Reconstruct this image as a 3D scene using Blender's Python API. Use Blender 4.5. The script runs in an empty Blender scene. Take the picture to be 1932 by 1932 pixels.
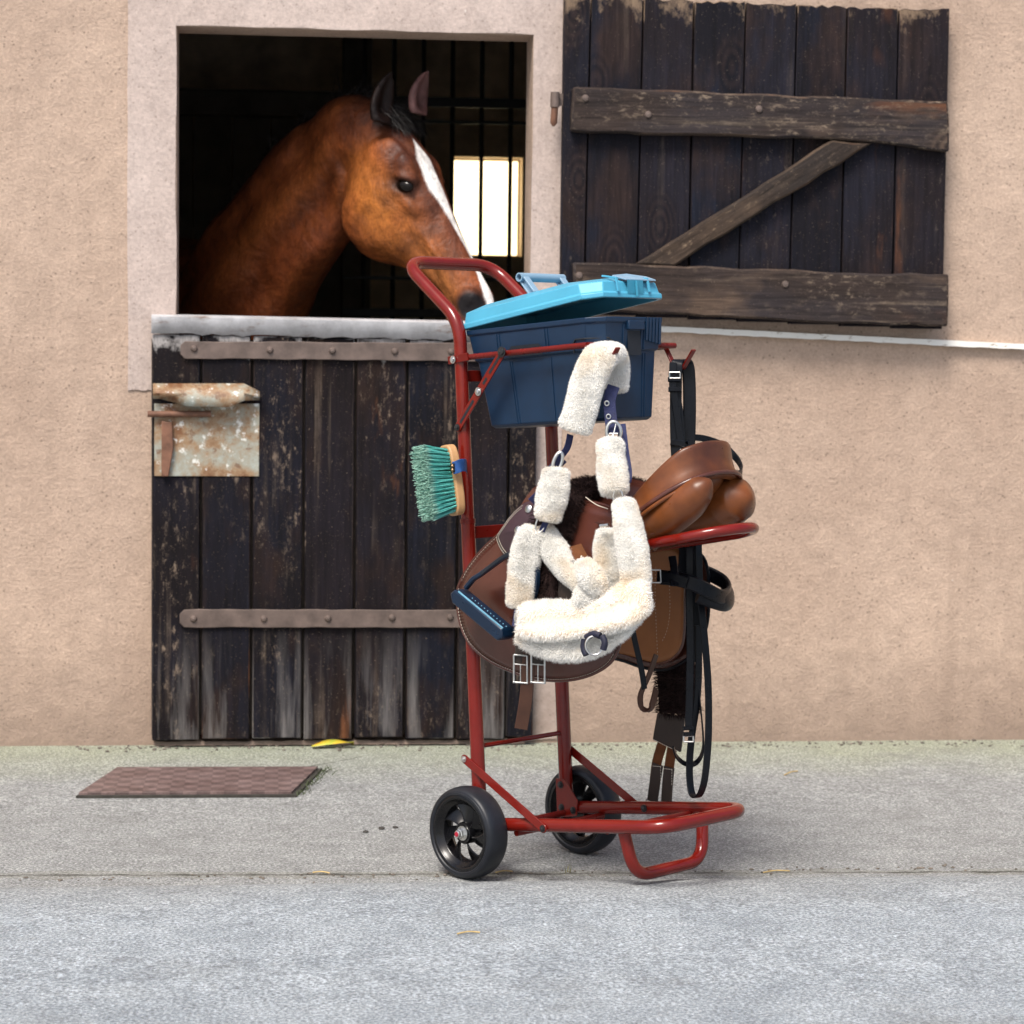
import bpy, bmesh, math, random
import numpy as np
from math import radians, sin, cos, tan, pi, sqrt
from mathutils import Matrix, Vector
random.seed(7); RNG = np.random.default_rng(11)
SC = bpy.context.scene; COL = SC.collection

# ------------------------------------------------------------------ camera, sky, sun, exposure
FPX = 4400.0                      # focal length in pixels of a 1932 px wide picture
CAM_YAW, CAM_PITCH, CAM_ROLL, CAM_D, CAM_H = 6.0, 4.43, 0.7, 6.43, 1.15
_y, _p, _r = map(radians, (CAM_YAW, CAM_PITCH, CAM_ROLL))
FW = np.array([sin(_y)*cos(_p), cos(_y)*cos(_p), -sin(_p)])
_rt = np.array([cos(_y), -sin(_y), 0.0]); _up = np.cross(_rt, FW)
RT = _rt*cos(_r)+_up*sin(_r); UP = _up*cos(_r)-_rt*sin(_r)
CP = np.array([-tan(_y)*CAM_D, -CAM_D, CAM_H])
cd = bpy.data.cameras.new('camera'); cam = bpy.data.objects.new('camera', cd); COL.objects.link(cam)
cam.matrix_world = Matrix(((RT[0], UP[0], -FW[0], CP[0]), (RT[1], UP[1], -FW[1], CP[1]), (RT[2], UP[2], -FW[2], CP[2]), (0, 0, 0, 1)))
cd.sensor_width = 36; cd.lens = FPX/1932*36; cd.clip_end = 500
cd.dof.use_dof = True; cd.dof.focus_distance = 4.62; cd.dof.aperture_fstop = 7.0
SC.camera = cam
w = bpy.data.worlds.new('World'); SC.world = w; w.use_nodes = True
wn = w.node_tree.nodes; wl = w.node_tree.links
sky = wn.new('ShaderNodeTexSky'); sky.sky_type = 'NISHITA'; sky.sun_disc = False
SUN_EL, SUN_AZ = 56.0, 208.0      # azimuth clockwise from +y; the sun stands behind the camera, a little to the left
sky.sun_elevation = radians(SUN_EL); sky.sun_rotation = radians(SUN_AZ)
sky.air_density = 1.0; sky.dust_density = 4.0; sky.ozone_density = 0.6
bg = wn['Background']; bg.inputs['Strength'].default_value = 0.095
wl.new(sky.outputs['Color'], bg.inputs['Color'])
sl = bpy.data.lights.new('sun', 'SUN'); sl.energy = 2.2; sl.angle = radians(20); sl.color = (1.0, 0.95, 0.88)
so = bpy.data.objects.new('sun', sl); COL.objects.link(so)
_sd = Vector((sin(radians(SUN_AZ))*cos(radians(SUN_EL)), cos(radians(SUN_AZ))*cos(radians(SUN_EL)), sin(radians(SUN_EL))))
so.rotation_euler = _sd.to_track_quat('Z', 'Y').to_euler(); so.location = (-2, -8, 9)
SC.view_settings.view_transform = 'Standard'; SC.view_settings.look = 'None'
SC.view_settings.exposure = 0.93; SC.view_settings.gamma = 1.0

# ------------------------------------------------------------------ where a traced point lies in the place
A3 = lambda *a: np.array(a, float)
def ray(q):
    return (q[0]-966)/FPX*RT-(q[1]-966)/FPX*UP+FW
def hit(q, p0, n):
    d = ray(q); return CP+d*(np.dot(np.asarray(p0)-CP, n)/np.dot(d, n))
def WALL(q, y=0.0): return hit(q, (0, y, 0), A3(0, 1, 0))
def GR(q, z=0.0): return hit(q, (0, 0, z), A3(0, 0, 1))
def Z(x0, y0, wid, out=1932):      # from a detail view to picture points
    s = wid/out
    return lambda zx, zy: ((x0+zx*s)/1.06004, (y0+zy*s)/1.06004)
# the trolley's own frame: x forward, y towards its far side, z up along its posts
TPHI, TTILT = radians(39.24), radians(4.335)
TA = A3(cos(TPHI), sin(TPHI), 0); _f0 = A3(TA[1], -TA[0], 0)
TF = _f0*cos(TTILT)+A3(0, 0, 1)*sin(TTILT); TU = A3(0, 0, 1)*cos(TTILT)-_f0*sin(TTILT)
TO = A3(-.113, -1.465, .092)
MT = Matrix(((TF[0], TA[0], TU[0], TO[0]), (TF[1], TA[1], TU[1], TO[1]), (TF[2], TA[2], TU[2], TO[2]), (0, 0, 0, 1)))
def toL(P): v = np.asarray(P)-TO; return A3(v@TF, v@TA, v@TU)
def toW(l): return TO+TF*l[0]+TA*l[1]+TU*l[2]
D0 = (TO-CP)@FW
def L(q, yl): return toL(hit(q, TO+TA*yl, TA))
def LX(q, xl): return toL(hit(q, TO+TF*xl, TF))
def V(q, dd): return toL(CP+ray(q)*(D0+dd))
VFW = A3(FW@TF, FW@TA, FW@TU)      # viewing direction in the trolley's frame
VRT = A3(RT@TF, RT@TA, RT@TU)
PXM = lambda px, dd=-.3: px*(D0+dd)/FPX   # picture pixels to metres near the trolley

# ------------------------------------------------------------------ mesh helpers
class MB:
    def __init__(s): s.v = []; s.f = []; s.n = 0
    def add(s, v, f):
        v = np.asarray(v, float).reshape(-1, 3); s.v.append(v)
        s.f += [tuple(int(i)+s.n for i in q) for q in f]; s.n += len(v); return s
    def arr(s): return np.concatenate(s.v) if s.v else np.zeros((0, 3))
def unit(v): v = np.asarray(v, float); return v/(np.linalg.norm(v, axis=-1, keepdims=True)+1e-12)
def catmull(P, n=8, closed=False):
    P = np.asarray(P, float); N = len(P); out = []
    for i in range(N if closed else N-1):
        g = (lambda k: P[k % N]) if closed else (lambda k: P[min(max(k, 0), N-1)])
        p0, p1, p2, p3 = g(i-1), g(i), g(i+1), g(i+2)
        for t in np.arange(n)/n:
            out.append(.5*(2*p1+(p2-p0)*t+(2*p0-5*p1+4*p2-p3)*t*t+(3*p1-p0-3*p2+p3)*t**3))
    if not closed: out.append(P[-1])
    return np.array(out)
def fillet(P, r, n=7):
    P = [np.asarray(p, float) for p in P]; out = [P[0]]
    for i in range(1, len(P)-1):
        a = unit(P[i-1]-P[i]); b = unit(P[i+1]-P[i]); ang = math.acos(np.clip(a@b, -1, 1))
        rr = r[i] if hasattr(r, '__len__') else r
        d = min(rr/tan(ang/2), .49*np.linalg.norm(P[i-1]-P[i]), .49*np.linalg.norm(P[i+1]-P[i]))
        s, e = P[i]+a*d, P[i]+b*d
        for t in np.linspace(0, 1, n): out.append((1-t)**2*s+2*t*(1-t)*P[i]+t*t*e)
    out.append(P[-1]); return np.array(out)
def sweep(mb, path, prof, side=None, scale=None, closed=False, caps=True):
    path = np.asarray(path, float); N = len(path); prof = np.asarray(prof, float)
    t = np.empty_like(path)
    if closed: t = np.roll(path, -1, 0)-np.roll(path, 1, 0)
    else: t[1:-1] = path[2:]-path[:-2]; t[0] = path[1]-path[0]; t[-1] = path[-1]-path[-2]
    t = unit(t)
    if side is None:
        s0 = np.cross(t[0], [0, 0, 1]);
        if np.linalg.norm(s0) < .2: s0 = np.cross(t[0], [0, 1, 0])
        S = [unit(s0)]
        for i in range(1, N): v = S[-1]-(S[-1]@t[i])*t[i]; S.append(unit(v))
        S = np.array(S)
    else:
        S = np.broadcast_to(np.asarray(side, float), path.shape); S = unit(S-np.sum(S*t, 1, keepdims=True)*t)
    Nn = np.cross(t, S); M = len(prof)
    sc = np.ones((N, 2)) if scale is None else np.asarray(scale, float).reshape(N, -1)*np.ones((1, 2))
    v = path[:, None, :]+S[:, None, :]*(prof[None, :, 0]*sc[:, :1])[..., None]+Nn[:, None, :]*(prof[None, :, 1]*sc[:, 1:2])[..., None]
    f = []
    for i in range(N if closed else N-1):
        for j in range(M):
            a, b = i*M+j, i*M+(j+1) % M; c, d = ((i+1) % N)*M+(j+1) % M, ((i+1) % N)*M+j
            f.append((a, b, c, d))
    if caps and not closed: f += [tuple(reversed(range(M))), tuple((N-1)*M+k for k in range(M))]
    return mb.add(v.reshape(-1, 3), f)
def circ(r, n=14, b=None): return [(r*cos(2*pi*k/n), (b or r)*sin(2*pi*k/n)) for k in range(n)]
def rectp(w, h, c=.25):
    w, h = w/2, h/2; c = min(c*h, w*.5)
    return [(w, -h+c), (w, h-c), (w-c, h), (-w+c, h), (-w, h-c), (-w, -h+c), (-w+c, -h), (w-c, -h)]
def tube(mb, path, r, n=14, **k): return sweep(mb, path, circ(1, n), scale=np.broadcast_to(np.asarray(r, float).reshape(-1, 1) if np.ndim(r) else np.array([[r]]), (len(path), 1)), **k)
def rod(mb, a, b, r, n=12): return tube(mb, [a, b], r, n)
def strap(mb, path, wid, th, side, n=8, **k):
    p = catmull(path, n) if n else np.asarray(path)
    sd = side
    if np.ndim(side) == 2: sd = catmull(side, n) if n else side
    return sweep(mb, p, rectp(wid, th, .6), side=sd, **k)
def box(mb, lo, hi, R=None, o=None):
    lo, hi = np.minimum(lo, hi), np.maximum(lo, hi)
    v = np.array([[(lo, hi)[(k >> a) & 1][a] for a in range(3)] for k in range(8)], float)
    if R is not None: v = v@np.asarray(R).T+np.asarray(o)
    return mb.add(v, [(0, 2, 3, 1), (4, 5, 7, 6), (0, 1, 5, 4), (2, 6, 7, 3), (0, 4, 6, 2), (1, 3, 7, 5)])
def prism(mb, poly, ext):           # polygon of 3-D points pushed along ext
    P = np.asarray(poly, float); n = len(P); e = np.asarray(ext, float)
    nn = np.sum(np.cross(P, np.roll(P, -1, 0)), 0)
    if nn@e < 0: P = P[::-1]
    return mb.add(np.concatenate([P, P+e]), [tuple(range(n))[::-1], tuple(range(n, 2*n))]+[(i, (i+1) % n, n+(i+1) % n, n+i) for i in range(n)])
def lathe(mb, prof, c, ax, n=40, closed=False):
    c = np.asarray(c, float); ax = unit(ax); u = unit(np.cross(ax, [0.31, .2, .93])); w_ = np.cross(ax, u)
    v = []
    for r, h in prof:
        for k in range(n):
            a = 2*pi*k/n; v.append(c+ax*h+(u*cos(a)+w_*sin(a))*r)
    m = len(prof); f = []
    for i in range(m if closed else m-1):
        for k in range(n):
            i2 = (i+1) % m
            f.append((i*n+k, i*n+(k+1) % n, i2*n+(k+1) % n, i2*n+k))
    return mb.add(v, f)
def ball(mb, c, r, R=None, nu=20, nv=12):
    r = np.broadcast_to(np.asarray(r, float), (3,)); v = [[0, 0, 1]]
    for i in range(1, nv):
        th = pi*i/nv
        v += [[sin(th)*cos(2*pi*k/nu), sin(th)*sin(2*pi*k/nu), cos(th)] for k in range(nu)]
    v.append([0, 0, -1]); v = np.array(v)*r
    if R is not None: v = v@np.asarray(R).T
    f = [(0, 1+k, 1+(k+1) % nu) for k in range(nu)]
    for i in range(nv-2):
        f += [(1+i*nu+k, 1+(i+1)*nu+k, 1+(i+1)*nu+(k+1) % nu, 1+i*nu+(k+1) % nu) for k in range(nu)]
    e = len(v)-1; b = 1+(nv-2)*nu
    f += [(e, b+(k+1) % nu, b+k) for k in range(nu)]
    return mb.add(v+np.asarray(c), f)
def grid(mb, P, closed_u=False):
    P = np.asarray(P, float); a, b = P.shape[:2]; f = []
    for i in range(a if closed_u else a-1):
        for j in range(b-1):
            i2 = (i+1) % a; f.append((i*b+j, i2*b+j, i2*b+j+1, i*b+j+1))
    return mb.add(P.reshape(-1, 3), f)
def fur(V_, F_, n, ln, wd, seed=0, lean=(0, 0, -.25), rough=.5, where=None):
    rg = np.random.default_rng(seed); T = []
    for q in F_:
        for k in range(1, len(q)-1): T.append((q[0], q[k], q[k+1]))
    T = np.array(T); a, b, c = V_[T[:, 0]], V_[T[:, 1]], V_[T[:, 2]]
    cr = np.cross(b-a, c-a); ar = np.linalg.norm(cr, axis=1); nm = unit(cr)
    i = rg.choice(len(T), n, p=ar/ar.sum()); u = rg.random((n, 2)); fl = u.sum(1) > 1; u[fl] = 1-u[fl]
    p = a[i]+(b-a)[i]*u[:, :1]+(c-a)[i]*u[:, 1:]; d = nm[i]
    if where is not None: k = where(p); p, d = p[k], d[k]; n = len(p)
    l = ln*(.55+.75*rg.random((n, 1)))
    cl = np.sin(p*170.)@np.array([[1, .3, -.5], [.2, -1, .6], [-.6, .5, 1]])*.35   # neighbouring tufts lean together
    d1 = unit(d+np.asarray(lean)*.6+cl+rg.normal(0, rough*.6, (n, 3))); d2 = unit(d+np.asarray(lean)*1.6+cl*1.6+rg.normal(0, rough, (n, 3)))
    s = unit(np.cross(d1, rg.normal(0, 1, (n, 3))))*wd
    m = p+d1*l*.55; t = m+d2*l*.5
    v = np.stack([p-s-d*.001, p+s-d*.001, m+s*.8, m-s*.8, t], 1).reshape(-1, 3)
    f = []
    for k in range(n): o = k*5; f += [(o, o+1, o+2, o+3), (o+3, o+2, o+4)]
    return v, f
class Thing:
    def __init__(s, name, label, cat, base=(0, 0, 0), frame='W', group=None, kind=None):
        o = bpy.data.objects.new(name, None); COL.objects.link(o); o.empty_display_size = .1
        s.o = o; s.b = np.asarray(base, float)
        o.matrix_world = (MT if frame == 'T' else Matrix.Identity(4)) @ Matrix.Translation(Vector(s.b))
        tag(o, label, cat, group, kind)
    def part(s, name, mb, mat, parent=None, label=None, **k):
        o = mesh_obj(name, mb, mat, s.b, **k); o.parent = parent or s.o
        if label: o['label'] = label
        return o
def tag(o, label=None, cat=None, group=None, kind=None):
    for k, x in (('label', label), ('category', cat), ('group', group), ('kind', kind)):
        if x: o[k] = x
    return o
def mesh_obj(name, mb, mat, base=(0, 0, 0), smooth=True, ang=38, bevel=None, sub=0, solid=None, seg=2):
    me = bpy.data.meshes.new(name); v = mb.arr()-np.asarray(base)
    me.from_pydata(v.tolist(), [], mb.f); me.update()
    if smooth: me.polygons.foreach_set('use_smooth', [True]*len(me.polygons)); me.set_sharp_from_angle(angle=radians(ang))
    o = bpy.data.objects.new(name, me); COL.objects.link(o); me.materials.append(mat)
    if solid: m = o.modifiers.new('s', 'SOLIDIFY'); m.thickness = solid; m.offset = 0
    if bevel: m = o.modifiers.new('b', 'BEVEL'); m.width = bevel; m.segments = seg; m.limit_method = 'ANGLE'; m.angle_limit = radians(40)
    if sub: m = o.modifiers.new('u', 'SUBSURF'); m.levels = sub; m.render_levels = sub
    return o
def single(name, mb, mat, label=None, cat=None, base=(0, 0, 0), frame='W', group=None, kind=None, **k):
    o = mesh_obj(name, mb, mat, base, **k)
    o.matrix_world = (MT if frame == 'T' else Matrix.Identity(4)) @ Matrix.Translation(Vector(np.asarray(base, float)))
    return tag(o, label, cat, group, kind)

# ------------------------------------------------------------------ materials
class NT:
    def __init__(s, name):
        s.m = bpy.data.materials.new(name); s.m.use_nodes = True; s.t = s.m.node_tree; s.b = s.t.nodes['Principled BSDF']; s._c = None
    def n(s, ty, **k):
        x = s.t.nodes.new('ShaderNode'+ty)
        for a, b in k.items(): setattr(x, a, b)
        return x
    def l(s, a, b): s.t.links.new(a, b)
    def co(s, scale=(1, 1, 1), loc=(0, 0, 0)):
        c = s._c or s.n('TexCoord'); s._c = c; m = s.n('Mapping'); m.inputs['Scale'].default_value = scale; m.inputs['Location'].default_value = loc
        s.l(c.outputs['Object'], m.inputs['Vector']); return m.outputs[0]
    def noise(s, sc, det=4, ro=.55, scale=(1, 1, 1), vec=None, loc=(0, 0, 0), dist=0):
        x = s.n('TexNoise'); x.inputs['Scale'].default_value = sc; x.inputs['Detail'].default_value = det; x.inputs['Roughness'].default_value = ro; x.inputs['Distortion'].default_value = dist
        s.l(vec or s.co(scale, loc), x.inputs['Vector']); return x.outputs['Fac']
    def ramp(s, fac, stops):
        r = s.n('ValToRGB'); e = r.color_ramp.elements
        while len(e) < len(stops): e.new(.5)
        for k, (p, c) in enumerate(stops):
            e[k].position = p; c = (c,)*3 if np.isscalar(c) else c; e[k].color = (*c, 1)
        s.l(fac, r.inputs[0]); return r.outputs[0]
    def mix(s, fac, a, b, ty='MIX'):
        x = s.n('Mix'); x.data_type = 'RGBA'; x.blend_type = ty
        for i, val in ((0, fac), (6, a), (7, b)):
            if hasattr(val, 'links') or hasattr(val, 'is_linked'): s.l(val, x.inputs[i])
            else: x.inputs[i].default_value = val if i == 0 else (*val, 1)
        return x.outputs[2]
    def math(s, op, a, b=0, c=0):
        x = s.n('Math'); x.operation = op
        for i, val in enumerate((a, b, c)):
            if hasattr(val, 'is_linked'): s.l(val, x.inputs[i])
            else: x.inputs[i].default_value = val
        return x.outputs[0]
    def axis(s, k):
        x = s.n('SeparateXYZ'); c = s._c or s.n('TexCoord'); s._c = c; s.l(c.outputs['Object'], x.inputs[0]); return x.outputs[k]
    def bump(s, h, st=.3, d=.01):
        x = s.n('Bump'); x.inputs['Strength'].default_value = st; x.inputs['Distance'].default_value = d; s.l(h, x.inputs['Height'])
        if s.b.inputs['Normal'].is_linked: s.l(s.b.inputs['Normal'].links[0].from_socket, x.inputs['Normal'])
        s.l(x.outputs[0], s.b.inputs['Normal'])
    def set(s, col=None, rough=None, **k):
        for nm, val in (('Base Color', col), ('Roughness', rough), *((a.replace('_', ' '), b) for a, b in k.items())):
            if val is None: continue
            i = s.b.inputs[nm]
            if hasattr(val, 'is_linked'): s.l(val, i)
            else: i.default_value = (*val, 1) if nm in ('Base Color', 'Sheen Tint', 'Coat Tint', 'Emission Color') else val
        return s.m
def plain(name, col, rough=.5, var=.25, sc=40, bump=0, bsc=200, **k):
    t = NT(name); c = np.array(col)
    t.set(t.ramp(t.noise(sc, 5), [(.3, tuple(c*(1-var))), (.7, tuple(np.minimum(c*(1+var), 1)))]), t.math('ADD', t.math('MULTIPLY', t.noise(sc*1.7, 3), .18), rough-.09), **k)
    if bump: t.bump(t.noise(bsc, 3), bump, .002)
    return t.m
def wood_boards(name, dark, brown, blue, worn, ga=2, amt=.5, streak=.5, foot=None, top=None, rot=0, knots=.0, patch=.5):
    t = NT(name); ax = [1., 1., 1.]
    isl = t.n('NewGeometry').outputs['Random Per Island']
    comb = t.n('CombineXYZ'); t.l(t.math('MULTIPLY', isl, 37.), comb.inputs[ga]); t.l(t.math('MULTIPLY', isl, 9.), comb.inputs[1])
    add = t.n('VectorMath'); add.operation = 'ADD'
    if rot:
        rm = t.n('Mapping'); rm.vector_type = 'TEXTURE'; rm.inputs['Rotation'].default_value = (0, rot, 0); t.l(t.co(), rm.inputs[0]); t.l(rm.outputs[0], add.inputs[0])
    else: t.l(t.co(), add.inputs[0])
    t.l(comb.outputs[0], add.inputs[1])
    def vec(g, o=1.):
        m = t.n('Mapping'); m.inputs['Scale'].default_value = [g if k == ga else o for k in range(3)]; t.l(add.outputs[0], m.inputs[0]); return m.outputs[0]
    N = lambda sc, g, det=5, ro=.6, o=1., dist=0: t.noise(sc, det, ro, vec=vec(g, o), dist=dist)
    ST = lambda f, a, b, v=1.: t.ramp(f, [(a, 0), (b, v)])
    grain = N(80, .06, 6, .7, dist=.8); cloud = N(6, .55, 5, .6)
    c = t.mix(ST(N(4.5, .6, 4, .6), .44, .60), dark, blue); c = t.mix(ST(cloud, .50, .66), c, brown)
    c = t.mix(t.math('MULTIPLY', t.ramp(isl, [(0, 0), (1, .4)]), 1), c, brown)
    c = t.mix(.8, c, t.ramp(grain, [(.30, .35), (.5, .95), (.70, 1.6)]), 'MULTIPLY')
    if knots:
        v = t.n('TexVoronoi'); v.inputs['Scale'].default_value = 5.2; t.l(vec(.55, 1.1), v.inputs['Vector']); kd = v.outputs['Distance']
        rings = t.math('SINE', t.math('MULTIPLY', t.math('ADD', kd, t.math('MULTIPLY', N(14, .4), .10)), 85.))
        near = t.ramp(kd, [(.12, 1), (.34, 0)])
        c = t.mix(t.math('MULTIPLY', near, knots), c, t.mix(t.math('MULTIPLY_ADD', rings, .5, .5), tuple(np.array(dark)*.6), tuple(np.array(brown)*1.3)))
    pt = t.math('MULTIPLY', ST(N(7, .22, 5, .65), .58, .66), ST(N(2.1, .8, 3), .50, .58)); c = t.mix(t.math('MULTIPLY', pt, patch), c, (.15, .058, .026))
    spk = N(55, .45, 9, .8); reg = N(3.4, .5, 4, .6, 1.2)
    c = t.mix(t.math('MULTIPLY', t.math('MULTIPLY', ST(spk, .60-.1*amt, .70-.1*amt), ST(reg, .50-.1*amt, .64)), .85), c, worn)
    stv = t.math('MULTIPLY', ST(N(24, .03, 4, .6), .55, .68), ST(N(2.6, .7, 4, .6, 1.6), .48, .64)); stv = t.math('MULTIPLY', stv, t.ramp(spk, [(.36, .2), (.6, 1)]))
    c = t.mix(t.math('MULTIPLY', stv, streak), c, worn)
    c = t.mix(t.math('MULTIPLY', ST(t.noise(260, 2, .5), .68, .74), .45), c, worn)
    z = t.axis(2)
    if foot:
        g = t.math('MULTIPLY', t.math('SUBTRACT', foot[0], z), 1/foot[0])
        c = t.mix(t.math('MULTIPLY', t.math('MULTIPLY', ST(g, .05, .8), ST(N(11, .09, 5, .65), .50, .66)), .70), c, foot[1])
    if top:
        g = t.math('ADD', t.math('MULTIPLY', t.math('SUBTRACT', z, top[0]), 1/top[1]), t.math('MULTIPLY', t.math('SUBTRACT', N(6, .7, 6, .7), .5), 6.0))
        c = t.mix(t.math('MULTIPLY', ST(g, .35, .75), t.ramp(grain, [(.35, .55), (.6, .95)])), c, top[2])
    t.set(c, t.ramp(grain, [(.2, .6), (.8, .85)]), Specular_IOR_Level=.13); t.bump(grain, .6, .004); t.bump(spk, .3, .003); return t.m
M = {}
M['red'] = plain('red_enamel', (.150, .0082, .0046), .15, .1, 30, Specular_IOR_Level=.45)
M['redflat'] = plain('red_enamel_flat', (.125, .0072, .0046), .30, .15, 30, Specular_IOR_Level=.3)
M['steel'] = plain('zinc_steel', (.62, .62, .6), .3, .15, 60, Metallic=1.0)
M['bolt'] = plain('black_bolt', (.015, .015, .016), .35, .1)
M['tyre'] = plain('tyre_rubber', (.012, .014, .019), .42, .25, 25, .12, 300, Specular_IOR_Level=.35)
M['hub'] = plain('black_hub_plastic', (.004, .004, .005), .25, .1, Specular_IOR_Level=.4)
M['redcap'] = plain('red_cap', (.35, .01, .03), .4, .1)
M['bin'] = plain('navy_plastic', (.0050, .0225, .056), .40, .12, 30, .12, 900, Specular_IOR_Level=.4)
M['bindark'] = plain('dark_recess_plastic', (.006, .009, .015), .6, .1)
M['lid'] = plain('sky_blue_plastic', (.065, .33, .485), .42, .06, 12, .06, 900)
M['handle'] = plain('pale_blue_plastic', (.20, .32, .43), .4, .06)
t = NT('cream_fleece'); fc = t.ramp(t.noise(11, 3, .5), [(.50, (.965, .955, .925)), (.72, (.92, .84, .72))]); M['fleece'] = t.set(fc, .95, Sheen_Weight=.3, Specular_IOR_Level=.1)
M['pad'] = plain('shorn_sheepskin', (.84, .70, .56), .95, .06, 20, .3, 500, Specular_IOR_Level=.1); tl_ = t.n('BsdfTranslucent'); t.l(fc, tl_.inputs[0]); ms = t.n('MixShader'); ms.inputs[0].default_value = .45; t.l(t.b.outputs[0], ms.inputs[1]); t.l(tl_.outputs[0], ms.inputs[2]); t.l(ms.outputs[0], t.t.nodes['Material Output'].inputs[0])
M['navy'] = plain('navy_webbing', (.010, .015, .068), .75, .2, 60, .6, 500)
M['navyd'] = plain('dark_navy_tape', (.005, .006, .022), .7, .2)
M['bluew'] = plain('bright_blue_webbing', (.008, .065, .24), .7, .15, 60, .5, 500)
M['fur'] = plain('dark_brown_fur', (.020, .010, .009), .9, .3, 60, Specular_IOR_Level=.2)
M['black'] = plain('black_leather', (.0038, .0048, .0075), .30, .25, 50, .12, 500, Specular_IOR_Level=.2)
t = NT('chestnut_leather'); M['brown'] = t.set(t.mix(.4, t.ramp(t.noise(7, 3, .5), [(.36, (.050, .016, .0095)), (.62, (.150, .044, .0105))]), t.ramp(t.noise(60, 4, .6), [(.3, .7), (.7, 1.3)]), 'MULTIPLY'), t.ramp(t.noise(25, 4), [(.3, .26), (.7, .42)]), Specular_IOR_Level=.4); t.bump(t.noise(700, 3), .08, .002)
M['dark'] = plain('dark_brown_leather', (.068, .0215, .0145), .24, .35, 6, .08, 700, Specular_IOR_Level=.5)
M['skirt'] = plain('violet_brown_leather', (.045, .024, .030), .42, .2, 14, .12, 700, Specular_IOR_Level=.35)
M['tan'] = plain('tan_leather', (.27, .098, .025), .5, .15, 14, .1, 700)
M['elastic'] = plain('brown_elastic', (.11, .040, .014), .8, .25, 40, .4, 600, Specular_IOR_Level=.2)
M['stitch'] = plain('stitch_thread', (.62, .56, .46), .8, .1)
M['strapb'] = plain('brown_strap_leather', (.060, .026, .016), .45, .25, 20, .2, 400, Specular_IOR_Level=.3)
M['olive'] = plain('grey_brown_leather', (.036, .026, .022), .5, .2, 14, .2, 500, Specular_IOR_Level=.3)
M['stirrup'] = plain('blue_black_metal', (.0035, .014, .035), .3, .2, 20, Specular_IOR_Level=.4)
t = NT('teal_bristle'); a_ = t.n('Attribute'); a_.attribute_name = 'tip'; M['bristle'] = t.set(t.mix(t.ramp(a_.outputs['Fac'], [(.55, 0), (1, .8)]), t.ramp(t.noise(90), [(.3, (.085, .42, .38)), (.7, (.14, .56, .50))]), (.36, .50, .40)), .5)
M['beech'] = plain('beech_wood', (.47, .265, .12), .5, .12, 18)
M['rivet'] = plain('brass_rivet', (.35, .22, .12), .35, .2, Metallic=1.0)
M['iron'] = plain('dull_iron', (.125, .092, .078), .62, .3, 25, .3, 150, Metallic=.2)
M['rust'] = plain('rusty_iron', (.16, .075, .045), .7, .45, 30, .4, 150, Metallic=.1)
M['cap'] = None

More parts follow.
